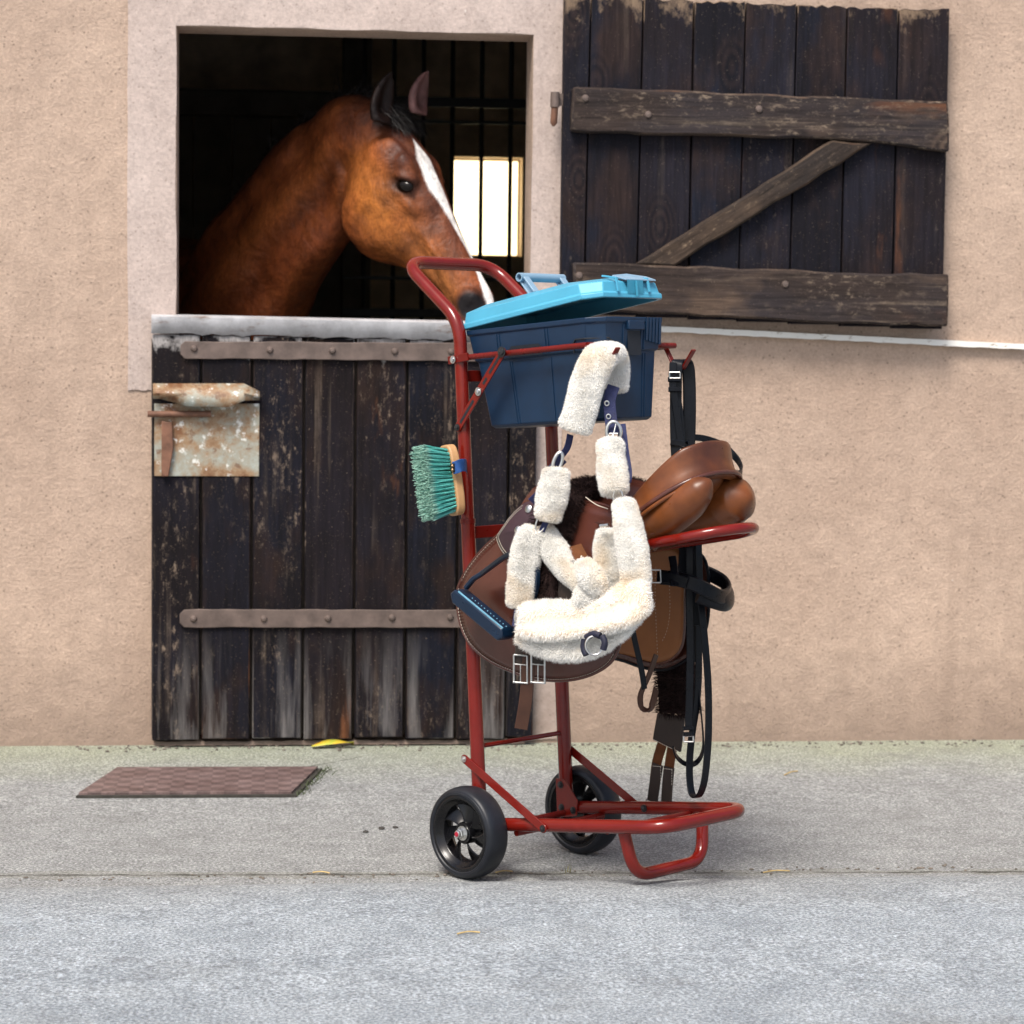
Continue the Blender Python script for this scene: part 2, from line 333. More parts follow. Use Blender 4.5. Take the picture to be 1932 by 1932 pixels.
# ------------------------------------------------------------------ setting: ground, wall, stable
def ground_mat():
    t = NT('yard_concrete'); y = t.axis(1); x = t.axis(0)
    big = t.noise(1.1, 5, .6); mid = t.noise(9, 6, .65)
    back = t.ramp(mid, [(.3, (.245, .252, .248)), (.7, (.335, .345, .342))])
    front = t.ramp(mid, [(.3, (.28, .315, .345)), (.7, (.40, .44, .47))])  # brighter, bluer near tone carries the sky's reflection in the slab's colour
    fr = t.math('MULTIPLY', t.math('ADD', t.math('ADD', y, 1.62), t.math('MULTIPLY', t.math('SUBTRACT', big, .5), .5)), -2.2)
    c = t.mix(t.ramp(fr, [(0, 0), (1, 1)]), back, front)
    moss = t.math('MULTIPLY', t.ramp(t.math('ADD', y, t.math('MULTIPLY', t.noise(4, 4), .25)), [(0, 0), (.10, .0)]), 1)
    g = t.n('MapRange'); g.inputs[1].default_value = -.55; g.inputs[2].default_value = -.08; t.l(t.math('ADD', y, t.math('MULTIPLY', t.math('SUBTRACT', t.noise(3, 4), .5), .5)), g.inputs[0])
    c = t.mix(t.math('MULTIPLY', g.outputs[0], .5), c, (.33, .36, .21))
    v = t.n('TexVoronoi'); v.inputs['Scale'].default_value = 115; t.l(t.co(), v.inputs['Vector'])
    c = t.mix(t.ramp(v.outputs['Distance'], [(.10, .55), (.30, 0)]), c, t.ramp(t.math('FRACT', t.math('MULTIPLY', v.outputs['Color'], 3.7)), [(.3, (.15, .155, .16)), (.55, (.40, .40, .40)), (.8, (.75, .75, .74))]))
    n2 = t.noise(150, 6, .8); c = t.mix(.7, c, t.ramp(n2, [(.38, .22), (.5, .95), (.61, 2.1)]), 'MULTIPLY')
    n4 = t.noise(34, 5, .7); c = t.mix(.5, c, t.ramp(n4, [(.3, .66), (.7, 1.3)]), 'MULTIPLY')
    st = t.ramp(t.noise(2.6, 6, .7), [(.56, 0), (.74, .5)]); c = t.mix(st, c, (.16, .16, .15)); st = t.ramp(t.noise(17, 7, .8, scale=(.6, 1, 1)), [(.62, 0), (.70, .5)]); c = t.mix(st, c, (.11, .105, .09))
    # open joint between the two slabs, with dirt and a little moss in it
    wob = t.math('MULTIPLY', t.math('SUBTRACT', t.noise(7, 6, .7), .5), .05)
    j = t.math('ABSOLUTE', t.math('ADD', t.math('ADD', y, 1.552), t.math('ADD', wob, t.math('MULTIPLY', x, .035))))
    jw = t.math('MULTIPLY', t.ramp(t.noise(6, 4, .6), [(.35, .25), (.65, 1)]), .011)
    jm = t.math('MULTIPLY', t.math('MULTIPLY', t.math('LESS_THAN', j, jw), .85), t.ramp(t.noise(4, 4, .7), [(.38, .25), (.6, 1)]))
    c = t.mix(t.math('MULTIPLY', t.math('LESS_THAN', j, t.math('MULTIPLY', jw, 4)), .28), c, (.22, .21, .15))
    c = t.mix(jm, c, (.035, .033, .024))
    # hairline crack
    k = t.math('ABSOLUTE', t.math('ADD', t.math('ADD', y, t.math('MULTIPLY', x, -.95)), t.math('ADD', -.26, t.math('MULTIPLY', t.noise(6, 5), .12))))
    km = t.math('MULTIPLY', t.math('LESS_THAN', k, .005), t.math('MULTIPLY', t.math('LESS_THAN', x, -.42), t.math('GREATER_THAN', x, -.66)))
    c = t.mix(t.math('MULTIPLY', km, .7), c, (.06, .06, .05))
    t.set(c, .85, Specular_IOR_Level=.35); t.bump(n2, .9, .006); t.bump(v.outputs['Distance'], .5, .004); t.bump(jm, -.8, .01); return t.m
def plaster(name, a, b, pit=.6, bs=1.0):
    t = NT(name); big = t.noise(1.6, 5, .6); mid = t.noise(14, 6, .7); fine = t.noise(120, 5, .75)
    c = t.ramp(big, [(.3, a), (.7, b)]); c = t.mix(.55, c, t.ramp(mid, [(.25, .72), (.75, 1.22)]), 'MULTIPLY'); c = t.mix(.5, c, t.ramp(fine, [(.28, .55), (.72, 1.4)]), 'MULTIPLY')
    v = t.n('TexVoronoi'); v.inputs['Scale'].default_value = 62; v.inputs['Randomness'].default_value = 1; t.l(t.co(), v.inputs['Vector'])
    pm = t.math('MULTIPLY', t.ramp(v.outputs['Distance'], [(.10, 1), (.25, 0)]), t.math('GREATER_THAN', t.noise(23, 3), .5))
    c = t.mix(t.math('MULTIPLY', pm, pit), c, (.085, .06, .045))
    ws = t.ramp(t.noise(75, 2), [(.76, 0), (.80, .8)]); c = t.mix(ws, c, (.75, .70, .64))
    foot = t.n('MapRange'); foot.inputs[1].default_value = .30; foot.inputs[2].default_value = .0; t.l(t.math('ADD', t.axis(2), t.math('MULTIPLY', t.math('SUBTRACT', mid, .5), .25)), foot.inputs[0])
    c = t.mix(t.math('MULTIPLY', foot.outputs[0], .6), c, (.22, .165, .135))
    dr = t.math('MULTIPLY', t.ramp(t.noise(9, 5, .65, scale=(1, 1, .07)), [(.48, 0), (.72, .38)]), t.ramp(t.noise(1.3, 3), [(.42, 0), (.6, 1)])); c = t.mix(dr, c, tuple(np.array(a)*.62))
    t.set(c, .9, Specular_IOR_Level=.2); t.bump(fine, .5*bs, .008); t.bump(mid, .6*bs, .012); t.bump(pm, -.8, .006); return t.m
M['plaster'] = plaster('beige_roughcast', (.412, .302, .232), (.52, .393, .308), .5)
M['surround'] = plaster('pale_smooth_render', (.42, .335, .295), (.55, .46, .415), .35, .6)
M['boards'] = wood_boards('weathered_dark_boards', (.0046, .0044, .0066), (.019, .0110, .0090), (.0062, .0072, .0130), (.30, .225, .165), 2, .5, .5, foot=(.36, (.24, .225, .22)), top=(1.085, .07, (.36, .34, .33)), patch=.9)
M['boards2'] = wood_boards('tarred_dark_boards', (.0068, .0064, .0098), (.024, .0150, .0140), (.0085, .0105, .0190), (.22, .17, .13), 2, .1, .25, top=(.80, .10, (.22, .155, .105)), patch=.5, knots=.5)
M['batten'] = wood_boards('weathered_brown_beam', (.027, .020, .0185), (.085, .058, .043), (.024, .021, .024), (.34, .26, .19), 0, .7, .8, patch=.6, knots=.9)
M['brace'] = wood_boards('weathered_brown_brace', (.026, .019, .016), (.078, .053, .037), (.024, .020, .019), (.30, .215, .145), 0, .5, .6, rot=-.57, patch=.6)
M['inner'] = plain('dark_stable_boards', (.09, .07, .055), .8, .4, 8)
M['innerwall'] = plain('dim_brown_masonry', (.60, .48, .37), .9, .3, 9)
M['bars'] = plain('dark_bars', (.012, .011, .011), .5, .3)
def galv():
    t = NT('galvanised_capping'); n = t.noise(14, 7, .7); a = t.ramp(n, [(.3, (.33, .325, .335)), (.6, (.56, .56, .575))])
    a = t.mix(t.ramp(t.noise(30, 6, .7, scale=(.3, 1, 1)), [(.56, 0), (.68, .8)]), a, (.19, .11, .07)); t.set(a, .55, Metallic=.25); t.bump(n, .3, .004); return t.m
M['cap'] = galv()
def plate_mat():
    t = NT('flaking_painted_plate'); n = t.noise(13, 8, .7); m = t.noise(40, 6, .7)
    a = t.ramp(n, [(.36, (.17, .075, .03)), (.46, (.28, .18, .10)), (.55, (.30, .28, .22)), (.72, (.36, .43, .41))])
    a = t.mix(t.ramp(m, [(.58, 0), (.64, .85)]), a, (.72, .72, .68)); a = t.mix(t.ramp(m, [(.36, .8), (.42, 0)]), a, (.15, .075, .04))
    t.set(a, .6); t.bump(m, .4, .004); return t.m
M['plate'] = plate_mat()
# ground: two slabs meeting at a shallow drain joint, the near slab climbing slightly towards the viewer
def gz(x, y):
    d = np.maximum(-1.645-y, 0); return .046*(1-np.exp(-d/.10))+.012*d-.006*np.clip((-.25-y)/.6, 0, 1)
mb = MB(); ys = np.concatenate([[-60, -30, -15, -9, -6, -5, -4, -3.4], np.arange(-3, -1.4, .02), [-1.3, -1, -.5, 0, 2, 6, 12, 30]]); xs = np.array([-60, -25, -10, -4, -2, -1, 0, 1, 2, 4, 10, 25, 60.])
grid(mb, [[(x, y, float(np.clip(gz(x, y), -.006, .09))) for y in ys] for x in xs])
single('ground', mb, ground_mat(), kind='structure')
OX0, OX1, OZ, SILL, WT = -.925, .043, 1.96, 1.178, .16
wall = Thing('stable_wall', 'beige roughcast stable wall around the doors', 'wall')
mb = MB()
box(mb, (-9, 0, -.1), (OX0, WT, 4.2)); box(mb, (OX1, 0, -.1), (9, WT, 4.2)); box(mb, (OX0, 0, OZ), (OX1, WT, 4.2)); wall.part('wall_face', mb, M['plaster'], smooth=False)
mb = MB(); e = .004
jx = WALL((1058, 300))[0]
def ragged(P, n=14, amp=.002):
    out = []
    for a, b in zip(P, P[1:]+P[:1]):
        for k in range(n): out.append(np.array(a)+(np.array(b)-np.array(a))*k/n+np.array([random.uniform(-amp, amp), 0, random.uniform(-amp, amp)]))
    return out
prism(mb, ragged([(OX0-.13, -e, SILL-.2), (OX0-.13, -e, 2.62), (jx+.012, -e, 2.62), (jx+.012, -e, .01), (OX1+.0015, -e, .01), (OX1+.0015, -e, OZ+.0015), (OX0-.0015, -e, OZ+.0015), (OX0-.0015, -e, SILL-.2)]), (0, e-.0005, 0))
wall.part('door_surround', mb, M['surround'], ang=20)
mb = MB(); a = WALL((1180, 612)); b = WALL((1609, 635)); sl_ = (b[2]-a[2])/(b[0]-a[0])
P = []
for x in np.linspace(jx+.02, 1.45, 60):
    z = a[2]+sl_*(x-a[0])*.9; P.append((x, z))
top = [(x, -.022, z+random.uniform(-.0007, .0007)) for x, z in P]; bot = [(x, -.022, z-.0155+random.uniform(-.0012, .0010)) for x, z in reversed(P)]
prism(mb, top+bot, (0, .021, 0))
t = NT('peeling_white_paint'); c = t.mix(t.ramp(t.noise(45, 7, .7, scale=(.5, 1, 1)), [(.56, 0), (.63, .9)]), (.78, .76, .71), (.30, .24, .18)); M['white'] = t.set(c, .6)
wall.part('drip_ledge', mb, M['white'], ang=25)
mb = MB(); n = 60; xs = np.linspace(OX0-.06, OX1-.003, n); tp = [(x, -.030-random.uniform(0, .006), .004) for x in xs]; up2 = [(x, -.026-random.uniform(0, .004), .0145+random.uniform(-.002, .002)) for x in xs]; bk_ = [(x, .15, .016) for x in xs]
grid(mb, np.array([tp, up2, bk_])); M['sillc'] = plaster('dirty_threshold_concrete', (.22, .16, .125), (.34, .27, .22), .7)
wall.part('threshold', mb, M['sillc'], ang=25)
# inside of the stable
def struct(name, mb, mat, **k): return single(name, mb, mat, kind='structure', **k)
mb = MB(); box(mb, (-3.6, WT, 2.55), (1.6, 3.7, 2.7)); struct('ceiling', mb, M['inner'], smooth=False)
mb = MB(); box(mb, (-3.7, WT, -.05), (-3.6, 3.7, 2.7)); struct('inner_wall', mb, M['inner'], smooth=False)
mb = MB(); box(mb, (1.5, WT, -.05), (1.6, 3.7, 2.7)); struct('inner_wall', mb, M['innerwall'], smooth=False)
BY = 3.4; w0 = WALL((853, 482), BY); w1 = WALL((986, 298), BY)
mb = MB(); bx0, bx1, bz0, bz1 = w0[0], w1[0], w0[2], w1[2]
box(mb, (-3.6, BY, -.05), (bx0, BY+.25, 2.7)); box(mb, (bx1, BY, -.05), (1.6, BY+.25, 2.7)); box(mb, (bx0, BY, -.05), (bx1, BY+.25, bz0)); box(mb, (bx0, BY, bz1), (bx1, BY+.25, 2.7))
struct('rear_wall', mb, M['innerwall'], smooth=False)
win = Thing('rear_window', 'small sunlit window glowing yellow-white at the back of the stable', 'window', ((bx0+bx1)/2, BY+.12, bz0))
mb = MB(); f_ = .008
for lo, hi in (((bx0, bz0), (bx1, bz0+f_)), ((bx0, bz1-f_), (bx1, bz1)), ((bx0, bz0+f_), (bx0+f_, bz1-f_)), ((bx1-f_, bz0+f_), (bx1, bz1-f_))): box(mb, (lo[0], BY+.1, lo[1]), (hi[0], BY+.15, hi[1]))
win.part('window_frame', mb, M['innerwall'], smooth=False)
t = NT('dusty_glass'); t.set((.9, .85, .7), .5, Emission_Color=(1.0, .84, .50), Emission_Strength=1.7); mb = MB(); box(mb, (bx0+f_, BY+.12, bz0+f_), (bx1-f_, BY+.126, bz1-f_)); win.part('pane', mb, t.m, smooth=False)
# boarded partition on the left and a barred screen on the right
part = Thing('stall_partition', 'dark boarded stall partition behind the horse', 'partition', (-1.7, 2.6, 0))
mb = MB(); px_ = WALL((655, 400), 2.6)[0]; x = px_
while x > -3.4: box(mb, (x-.143, 2.6+random.uniform(0, .01), 0), (x, 2.64, 1.95)); x -= .147
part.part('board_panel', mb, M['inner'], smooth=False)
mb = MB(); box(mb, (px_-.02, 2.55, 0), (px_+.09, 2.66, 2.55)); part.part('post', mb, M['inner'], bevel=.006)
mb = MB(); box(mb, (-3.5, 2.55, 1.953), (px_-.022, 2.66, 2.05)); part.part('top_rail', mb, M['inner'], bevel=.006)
scr = Thing('barred_screen', 'black barred stall screen in front of the bright window', 'screen', (0, 1.9, 0))
mb = MB(); SY = 1.9; x0 = WALL((700, 300), SY)[0]; st = WALL((908, 300), SY)[0]-WALL((853, 300), SY)[0]; xs_ = WALL((908, 300), SY)[0]-4*st
for k in range(14):
    o = MB(); tube(o, [(xs_+k*st, SY, .0), (xs_+k*st, SY, 2.53)], .008, 8); scr.part('bar', o, M['bars'])
for zq, h in ((195, .035), (232, .012), (527, .012), (592, .03)):
    o = MB(); z = WALL((900, zq), SY)[2]; box(o, (x0-.1, SY-.02, z-h/2), (1.4, SY-.009, z+h/2)); scr.part('rail', o, M['bars'], bevel=.002)

# ------------------------------------------------------------------ lower half door
Z6 = Z(330, 620, 670); Z1 = Z(330, 0, 750); Z2 = Z(1000, 0, 720)
DY = -.045
def W2(q, y): p = WALL(q, y); return p
ld = Thing('half_door', 'dark weathered lower half door with two iron strap hinges', 'door', (-.42, DY, 0))
seams = [WALL((x, 900), DY)[0] for x in (379, 475, 573, 670, 767, 864, 959)]
seams = [seams[0]-.135]+seams; xr = WALL((1011, 1100), DY)[0]; seams.append(xr)
mb = MB()
for a, b in zip(seams, seams[1:]):
    g = .0035; yo = random.uniform(-.003, .003); z0 = .021+random.uniform(-.003, .004); z1 = SILL-.052+random.uniform(-.004, .006)
    n = 10; X = [a+g, b-g]; vs = []
    box(mb, (a+g, DY+yo, z0), (b-g, -.008, z1))
ld.part('board_panel', mb, M['boards'], bevel=.0035)
mb = MB(); box(mb, (seams[0], -.0078, .03), (xr, -.0045, SILL-.06)); ld.part('back_ledger', mb, M['inner'], smooth=False)
# metal capping along the top
mb = MB(); xs = np.linspace(seams[0]+.002, xr+.01, 40); prof = [(-.052, -.050), (-.054, -.004), (-.046, 0.0), (.03, .003), (.03, -.02)]
zt = np.interp(xs, [xs[0], xs[-1]], [SILL+.004, SILL-.006])
P = np.array([[(x, py+random.uniform(-.0012, .0012), z+pz+(random.uniform(-.0035, .0035) if k == 0 else 0)) for k, (py, pz) in enumerate(prof)] for x, z in zip(xs, zt)])
grid(mb, P); ld.part('metal_capping', mb, M['cap'], solid=.0025)
def strapbar(name, top, bot, rivs, y, mat):
    mb = MB(); a = [WALL(q, y) for q in top]; b = [WALL(q, y) for q in bot]
    n = 24; P = []
    for k in range(n+1): P.append(a[0]+(a[1]-a[0])*k/n+A3(0, 0, random.uniform(-.0012, .0012)))
    Q = []
    for k in range(n+1): Q.append(b[1]+(b[0]-b[1])*k/n+A3(0, 0, random.uniform(-.0014, .0014)))
    tip = [(a[0]+b[0])/2+A3(-.012, 0, .012), (a[0]+b[0])/2+A3(-.012, 0, -.012)]
    prism(mb, P+Q+tip[::-1], (0, .008, 0)); o = ld.part(name, mb, mat, bevel=.0015)
    for q in rivs:
        mb = MB(); c = WALL(q, y); lathe(mb, [(0.0001, -.008), (.006, -.0065), (.0095, -.002), (.0095, .001)], c, (0, 1, 0), 14); ld.part('rivet', mb, M['iron'], parent=o)
SX = 1012
strapbar('strap_hinge', [Z6(115, 180), (SX, 648)], [Z6(115, 280), (SX, 683)], [Z6(*z) for z in ((168, 222), (605, 230), (965, 235), (1325, 238), (1650, 240))]+[(950, 668)], DY-.012, M['iron'])
strapbar('strap_hinge', [Z6(110, 1728), (SX, 1151)], [Z6(110, 1832), (SX, 1184)], [Z6(*z) for z in ((165, 1780), (570, 1780), (940, 1778), (1310, 1775), (1645, 1772))]+[(950, 1168)], DY-.012, M['iron'])
mb = MB(); pl = [WALL(q, DY-.006) for q in (Z6(545, 540), Z6(542, 960), Z6(-62, 958), Z6(-62, 540))]; prism(mb, pl, (0, .004, 0)); ld.part('latch_plate', mb, M['plate'], bevel=.001)
hood = [(545, 520), (455, 522), (375, 560), (130, 555), (-30, 510), (-70, 510)]
mb = MB(); top = [WALL(Z6(x, 425 if x < 470 else 470), DY-.014) for x, y in hood]; mid = [WALL(Z6(x, 480 if x < 470 else 500), DY-.034) for x, y in hood]; bt = [WALL(Z6(x, y), DY-.05 if 0 < x < 460 else DY-.016) for x, y in hood]
grid(mb, np.array([top, mid, bt])); ld.part('latch_hood', mb, M['plate'], solid=.003)
mb = MB(); a = WALL(Z6(-100, 600), DY-.016); b = WALL(Z6(265, 600), DY-.016); rod(mb, a, b, .0085); ld.part('bolt', mb, M['rust'])
mb = MB(); P = [WALL(Z6(*z), DY-.02) for z in ((-20, 640), (40, 650), (48, 800), (20, 960), (-20, 960))]; prism(mb, P, (0, .012, 0)); ld.part('latch_bracket', mb, M['rust'], bevel=.002)

# ------------------------------------------------------------------ upper door, folded open against the wall
UY = -.055
ud = Thing('upper_door', 'open dark upper door with pale battens and a diagonal brace', 'door', (.62, UY, 1.2))
def line_x(x0, x1): # seam x at picture rows 100 and 400
    a = WALL((x0, 100), UY); b = WALL((x1, 400), UY); return lambda z: a[0]+(b[0]-a[0])*(z-a[2])/(b[2]-a[2])
ls = [line_x(1062, 1058), line_x(1113, 1106), line_x(1212, 1205), line_x(1308, 1302), line_x(1405, 1397), line_x(1502, 1494), line_x(1597, 1590)]
for k in range(1, 3): ls.append(line_x(1597+97*k, 1590+97*k))
tops = [WALL((1090, -8), UY)[2], WALL((1160, -6), UY)[2], WALL((1260, -2), UY)[2], WALL((1355, 3), UY)[2], WALL((1450, 6), UY)[2], WALL((1550, 10), UY)[2], WALL((1650, 14), UY)[2], WALL((1740, 16), UY)[2]]
mb = MB(); zb = WALL((1200, 592), UY)[2]
for k, (a, b) in enumerate(zip(ls, ls[1:])):
    z0 = zb-k*.0045; z1 = tops[k]; g = .0022; yo = random.uniform(-.003, .003); n = 8
    topz = [z1+random.uniform(-.006, .004) for _ in range(n+1)]
    P = [(a(z0)+g, UY+yo, z0), (b(z0)-g, UY+yo, z0)]+[(b(z1)-g+(a(z1)+g-b(z1)+g)*i/n, UY+yo, topz[i]) for i in range(n+1)]
    prism(mb, P, (0, .032, 0))
ud.part('board_panel', mb, M['boards2'], bevel=.002)
def beam(name, Pq, y, th, mat, wob=.003):
    P = [WALL(q, y) for q in Pq]; out = []
    for a, b in zip(P, P[1:]+P[:1]):
        n = max(2, int(np.linalg.norm(b-a)/.05))
        for k in range(n): out.append(a+(b-a)*k/n+A3(random.uniform(-wob, wob), 0, random.uniform(-wob, wob)))
    mb = MB(); prism(mb, out, (0, th, 0)); return ud.part(name, mb, mat, bevel=.006)
b1 = beam('batten', [Z2(395, 465), Z2(1890, 525), (1790, 190), (1790, 285), Z2(1890, 752), Z2(385, 705)], UY-.034, .033, M['batten'])
b2 = beam('batten', [Z2(395, 1402), Z2(1890, 1462), (1790, 517), (1790, 615), Z2(1890, 1738), Z2(395, 1665)], UY-.034, .033, M['batten'])
b3 = beam('brace', [Z2(725, 1418), Z2(1782, 752), Z2(2001, 766), Z2(940, 1424)], UY-.030, .029, M['brace'])
for par, qs in ((b1, ((458, 527), (1390, 585), (795, 615))), (b2, ((425, 1478), (1530, 1525)))):
    for q in qs:
        mb = MB(); c = WALL(Z2(*q), UY-.034); lathe(mb, [(.0001, -.006), (.008, -.0045), (.010, 0), (.010, .002)], c, (0, 1, 0), 14); ud.part('bolt_head', mb, M['iron'], parent=par)
mb = MB(); a = WALL(Z2(296, 495), UY-.01); m_ = WALL(Z2(294, 575), UY-.01); b = WALL(Z2(288, 660), UY-.01); c = WALL(Z2(286, 678), UY-.01)
hg = None
mb = MB(); rod(mb, a, m_, .0125, 16); hg = ud.part('hinge', mb, M['iron'])
mb = MB(); tube(mb, [m_+A3(0, 0, -.001), b, c], np.array([.0095, .0095, .003]), 14); ud.part('hinge_pin', mb, M['rust'], parent=hg)
mb = MB(); box(mb, m_+A3(.005, .012, .005), a+A3(.06, .018, -.002)); ud.part('hinge_leaf', mb, M['iron'], parent=hg)

# ------------------------------------------------------------------ the red trolley (its own frame: x forward, y far side, z up)
tr = Thing('saddle_trolley', 'red tubular tack trolley on two black wheels', 'trolley', (0, 0, -.09), 'T')
PX0, PYW, R0 = -.007, .134, .0142
hx, hz = -.172, 1.222
mb = MB()
for s in (-1, 1): mb = MB(); tube(mb, [(PX0, s*PYW, -.01), (PX0, s*PYW, .66)], R0+.0012, 18); tr.part('upright_post', mb, M['red'])
mb2 = MB()
hp = fillet([(PX0, -PYW, .60), (PX0, -PYW, 1.082), (hx, -PYW, hz), (hx, PYW, hz), (PX0, PYW, 1.082), (PX0, PYW, .60)], [0, .10, .06, .06, .10, 0], 9)
tube(mb2, hp, R0, 18)
tr.part('push_handle', mb2, M['red'])
for s in (-1, 1): mb = MB(); tube(mb, [(PX0, s*PYW, .652), (PX0, s*PYW, .662)], R0+.0022, 18); tr.part('collar', mb, M['redflat'])
# base loop and foot
zr0, zr1 = .013, .046
xe = .512
bp = fillet([(.03, -PYW, zr0), (xe, -PYW, zr1), (xe, PYW, zr1), (.03, PYW, zr0)], .065, 9)
mb = MB(); tube(mb, bp, R0, 18); tr.part('base_loop', mb, M['red'])
xf = .405; fz = -.066
fp = fillet([(xf-.01, -PYW+.012, zr1-.018), (xf, -PYW+.028, fz), (xf, PYW-.028, fz), (xf-.01, PYW-.012, zr1-.018)], .055, 9)
mb = MB(); tube(mb, fp, R0-.001, 18); tr.part('foot_loop', mb, M['red'])
for x, z in ((0, 0), (.10, .0), (.36, .026)): mb = MB(); rod(mb, (x, -PYW-(.03 if x == 0 else 0), z), (x, PYW+(.03 if x == 0 else 0), z), .007); tr.part('cross_rod', mb, M['redflat'])
for z in (.176,):
    mb = MB(); rod(mb, (PX0, -PYW, z), (PX0, PYW, z), .0052); tr.part('cross_rod', mb, M['red'])
mb = MB(); box(mb, (PX0-.002, -PYW, .965-.012), (PX0+.003, PYW, .965+.012)); tr.part('cross_plate', mb, M['redflat'], bevel=.001)
def flatbar(a, b, w, th, name='brace', slot=False, mat='red'):
    a, b = map(np.asarray, (a, b)); mb = MB(); t = unit(b-a); n = unit(np.cross(t, [0, 1, 0])); P = []
    for s, c in ((1, b), (-1, a)):
        for k in range(9): an = -pi/2+pi*k/8; P.append(c+t*s*cos(an)*w/2+n*sin(an)*s*w/2)
    prism(mb, P, (0, th, 0)); return tr.part(name, mb, M[mat], bevel=.0008)
def bolt(c, r=.006, mat='bolt', d=(0, -1, 0), name='bolt'):
    mb = MB(); lathe(mb, [(r*1.5, 0), (r*1.5, .0015), (r, .0017), (r*.9, .0045), (.0001, .006)], c, d, 14); tr.part(name, mb, M[mat])
for s in (-1, 1):
    y = s*(PYW+R0+.001) - (.003 if s < 0 else 0)
    flatbar((-.03, y, .150), (.196, y, .020), .019, .003)
    bolt((-.03, y-.0001 if s < 0 else y, .150), .0045, 'steel'); bolt((.196, y if s < 0 else y-.0005, .02), .005)
    P = [(PX0-.014, y, .075), (PX0+.012, y, .075), (PX0+.05, y, .03), (PX0+.045, y, -.004), (PX0-.014, y, -.012)]
    mb = MB(); prism(mb, [p if s < 0 else (p[0], PYW-R0-.004, p[2]) for p in P], (0, .003, 0)); tr.part('gusset_plate', mb, M['red'], bevel=.0006)
    yb = y if s < 0 else PYW-R0-.004
    for p in ((PX0+.001, .062), (PX0+.001, .012), (PX0+.036, .008)): bolt((p[0], yb, p[1]), .0055)
bolt((.235, PYW-R0-.0005, .028), .0055)
# carrying rack for the box
zk = 1.006
rk0 = L((862, 679), -PYW); rk1 = L((1108, 651), -PYW); rk0[0] = -.03
mb = MB(); xk = rk1[0]; zk0, zk1 = rk0[2], rk1[2]
for s in (-1, 1): sweep(mb, [(.012, s*(PYW+R0*.6), zk0+.003), (xk, s*PYW, zk1)], circ(.0062, 12))
sweep(mb, [(xk, -PYW, zk1), (xk, PYW, zk1)], circ(.0062, 12)); tr.part('rack_frame', mb, M['redflat'])
for s in (-1, 1):
    y = s*(PYW+R0)
    mb = MB(); sweep(mb, [(-.03, y, zk0-.001), (.03, y, zk0+.004)], rectp(.004, .017, .3), side=(0, 1, 0)); tr.part('rack_bracket', mb, M['redflat'])
    p1 = L((959, 664), -PYW); p0 = L((875, 806), -PYW)
    flatbar((p0[0], y-.004, p0[2]), (p1[0], y-.004, p1[2]), .019, .003)
    if s < 0:
        bolt((p0[0], y-.005, p0[2]), .005); bolt((p1[0], y-.005, p1[2]), .0075); bolt((-.012, y-.0045, zk0), .0055, 'steel')
        pm = p0+(p1-p0)*.48; bolt((pm[0], y-.005, pm[2]), .006, 'steel')
        for f0, f1 in ((.06, .36), (.58, .66), (.72, .94)):
            a, b = p0+(p1-p0)*f0, p0+(p1-p0)*f1; mb = MB(); sweep(mb, [(a[0], y-.0042, a[2]), (b[0], y-.0042, b[2])], rectp(.006, .0006, .1), side=(unit(np.cross(unit(b-a), [0, 1, 0])))); tr.part('slot', mb, M['bindark'])
def hook(y, pts):
    P = [L(q, y) for q in pts]; P = fillet(P, .008, 5); mb = MB(); sweep(mb, P, rectp(.013, .0035, .3), side=(0, 1, 0)); tr.part('hook', mb, M['redflat']); return P
HK2 = hook(PYW-.012, [(1254, 652), (1273, 692), (1288, 697), (1309, 660)])
HK1 = hook(-PYW+.012, [(1110, 653), (1128, 692), (1144, 697), (1166, 656)])
# saddle loop
mb = MB(); lx = .546; ly = .09
lp = [(PX0, -ly, .600)]+[(lx+ly*sin(t), -ly*cos(t), .600+.030*(lx+ly*sin(t)-PX0)/.64+.004) for t in np.linspace(0, pi, 21)]+[(PX0, ly, .600)]
zl0 = L((1215, 1033), -ly)[2]; zl1 = L((1432, 994), 0.03)[2]
lp = [(p[0], p[1], np.interp(p[0], [.45, .64], [zl0, zl1])+min(0, (p[0]-.45))*.1) for p in lp]
tube(mb, lp, .0108, 16); tr.part('saddle_loop', mb, M['red'])
mb = MB(); box(mb, (PX0-.003, -PYW, .645-.026), (PX0+.004, PYW, .645)); tr.part('cross_plate', mb, M['redflat'], bevel=.0012)
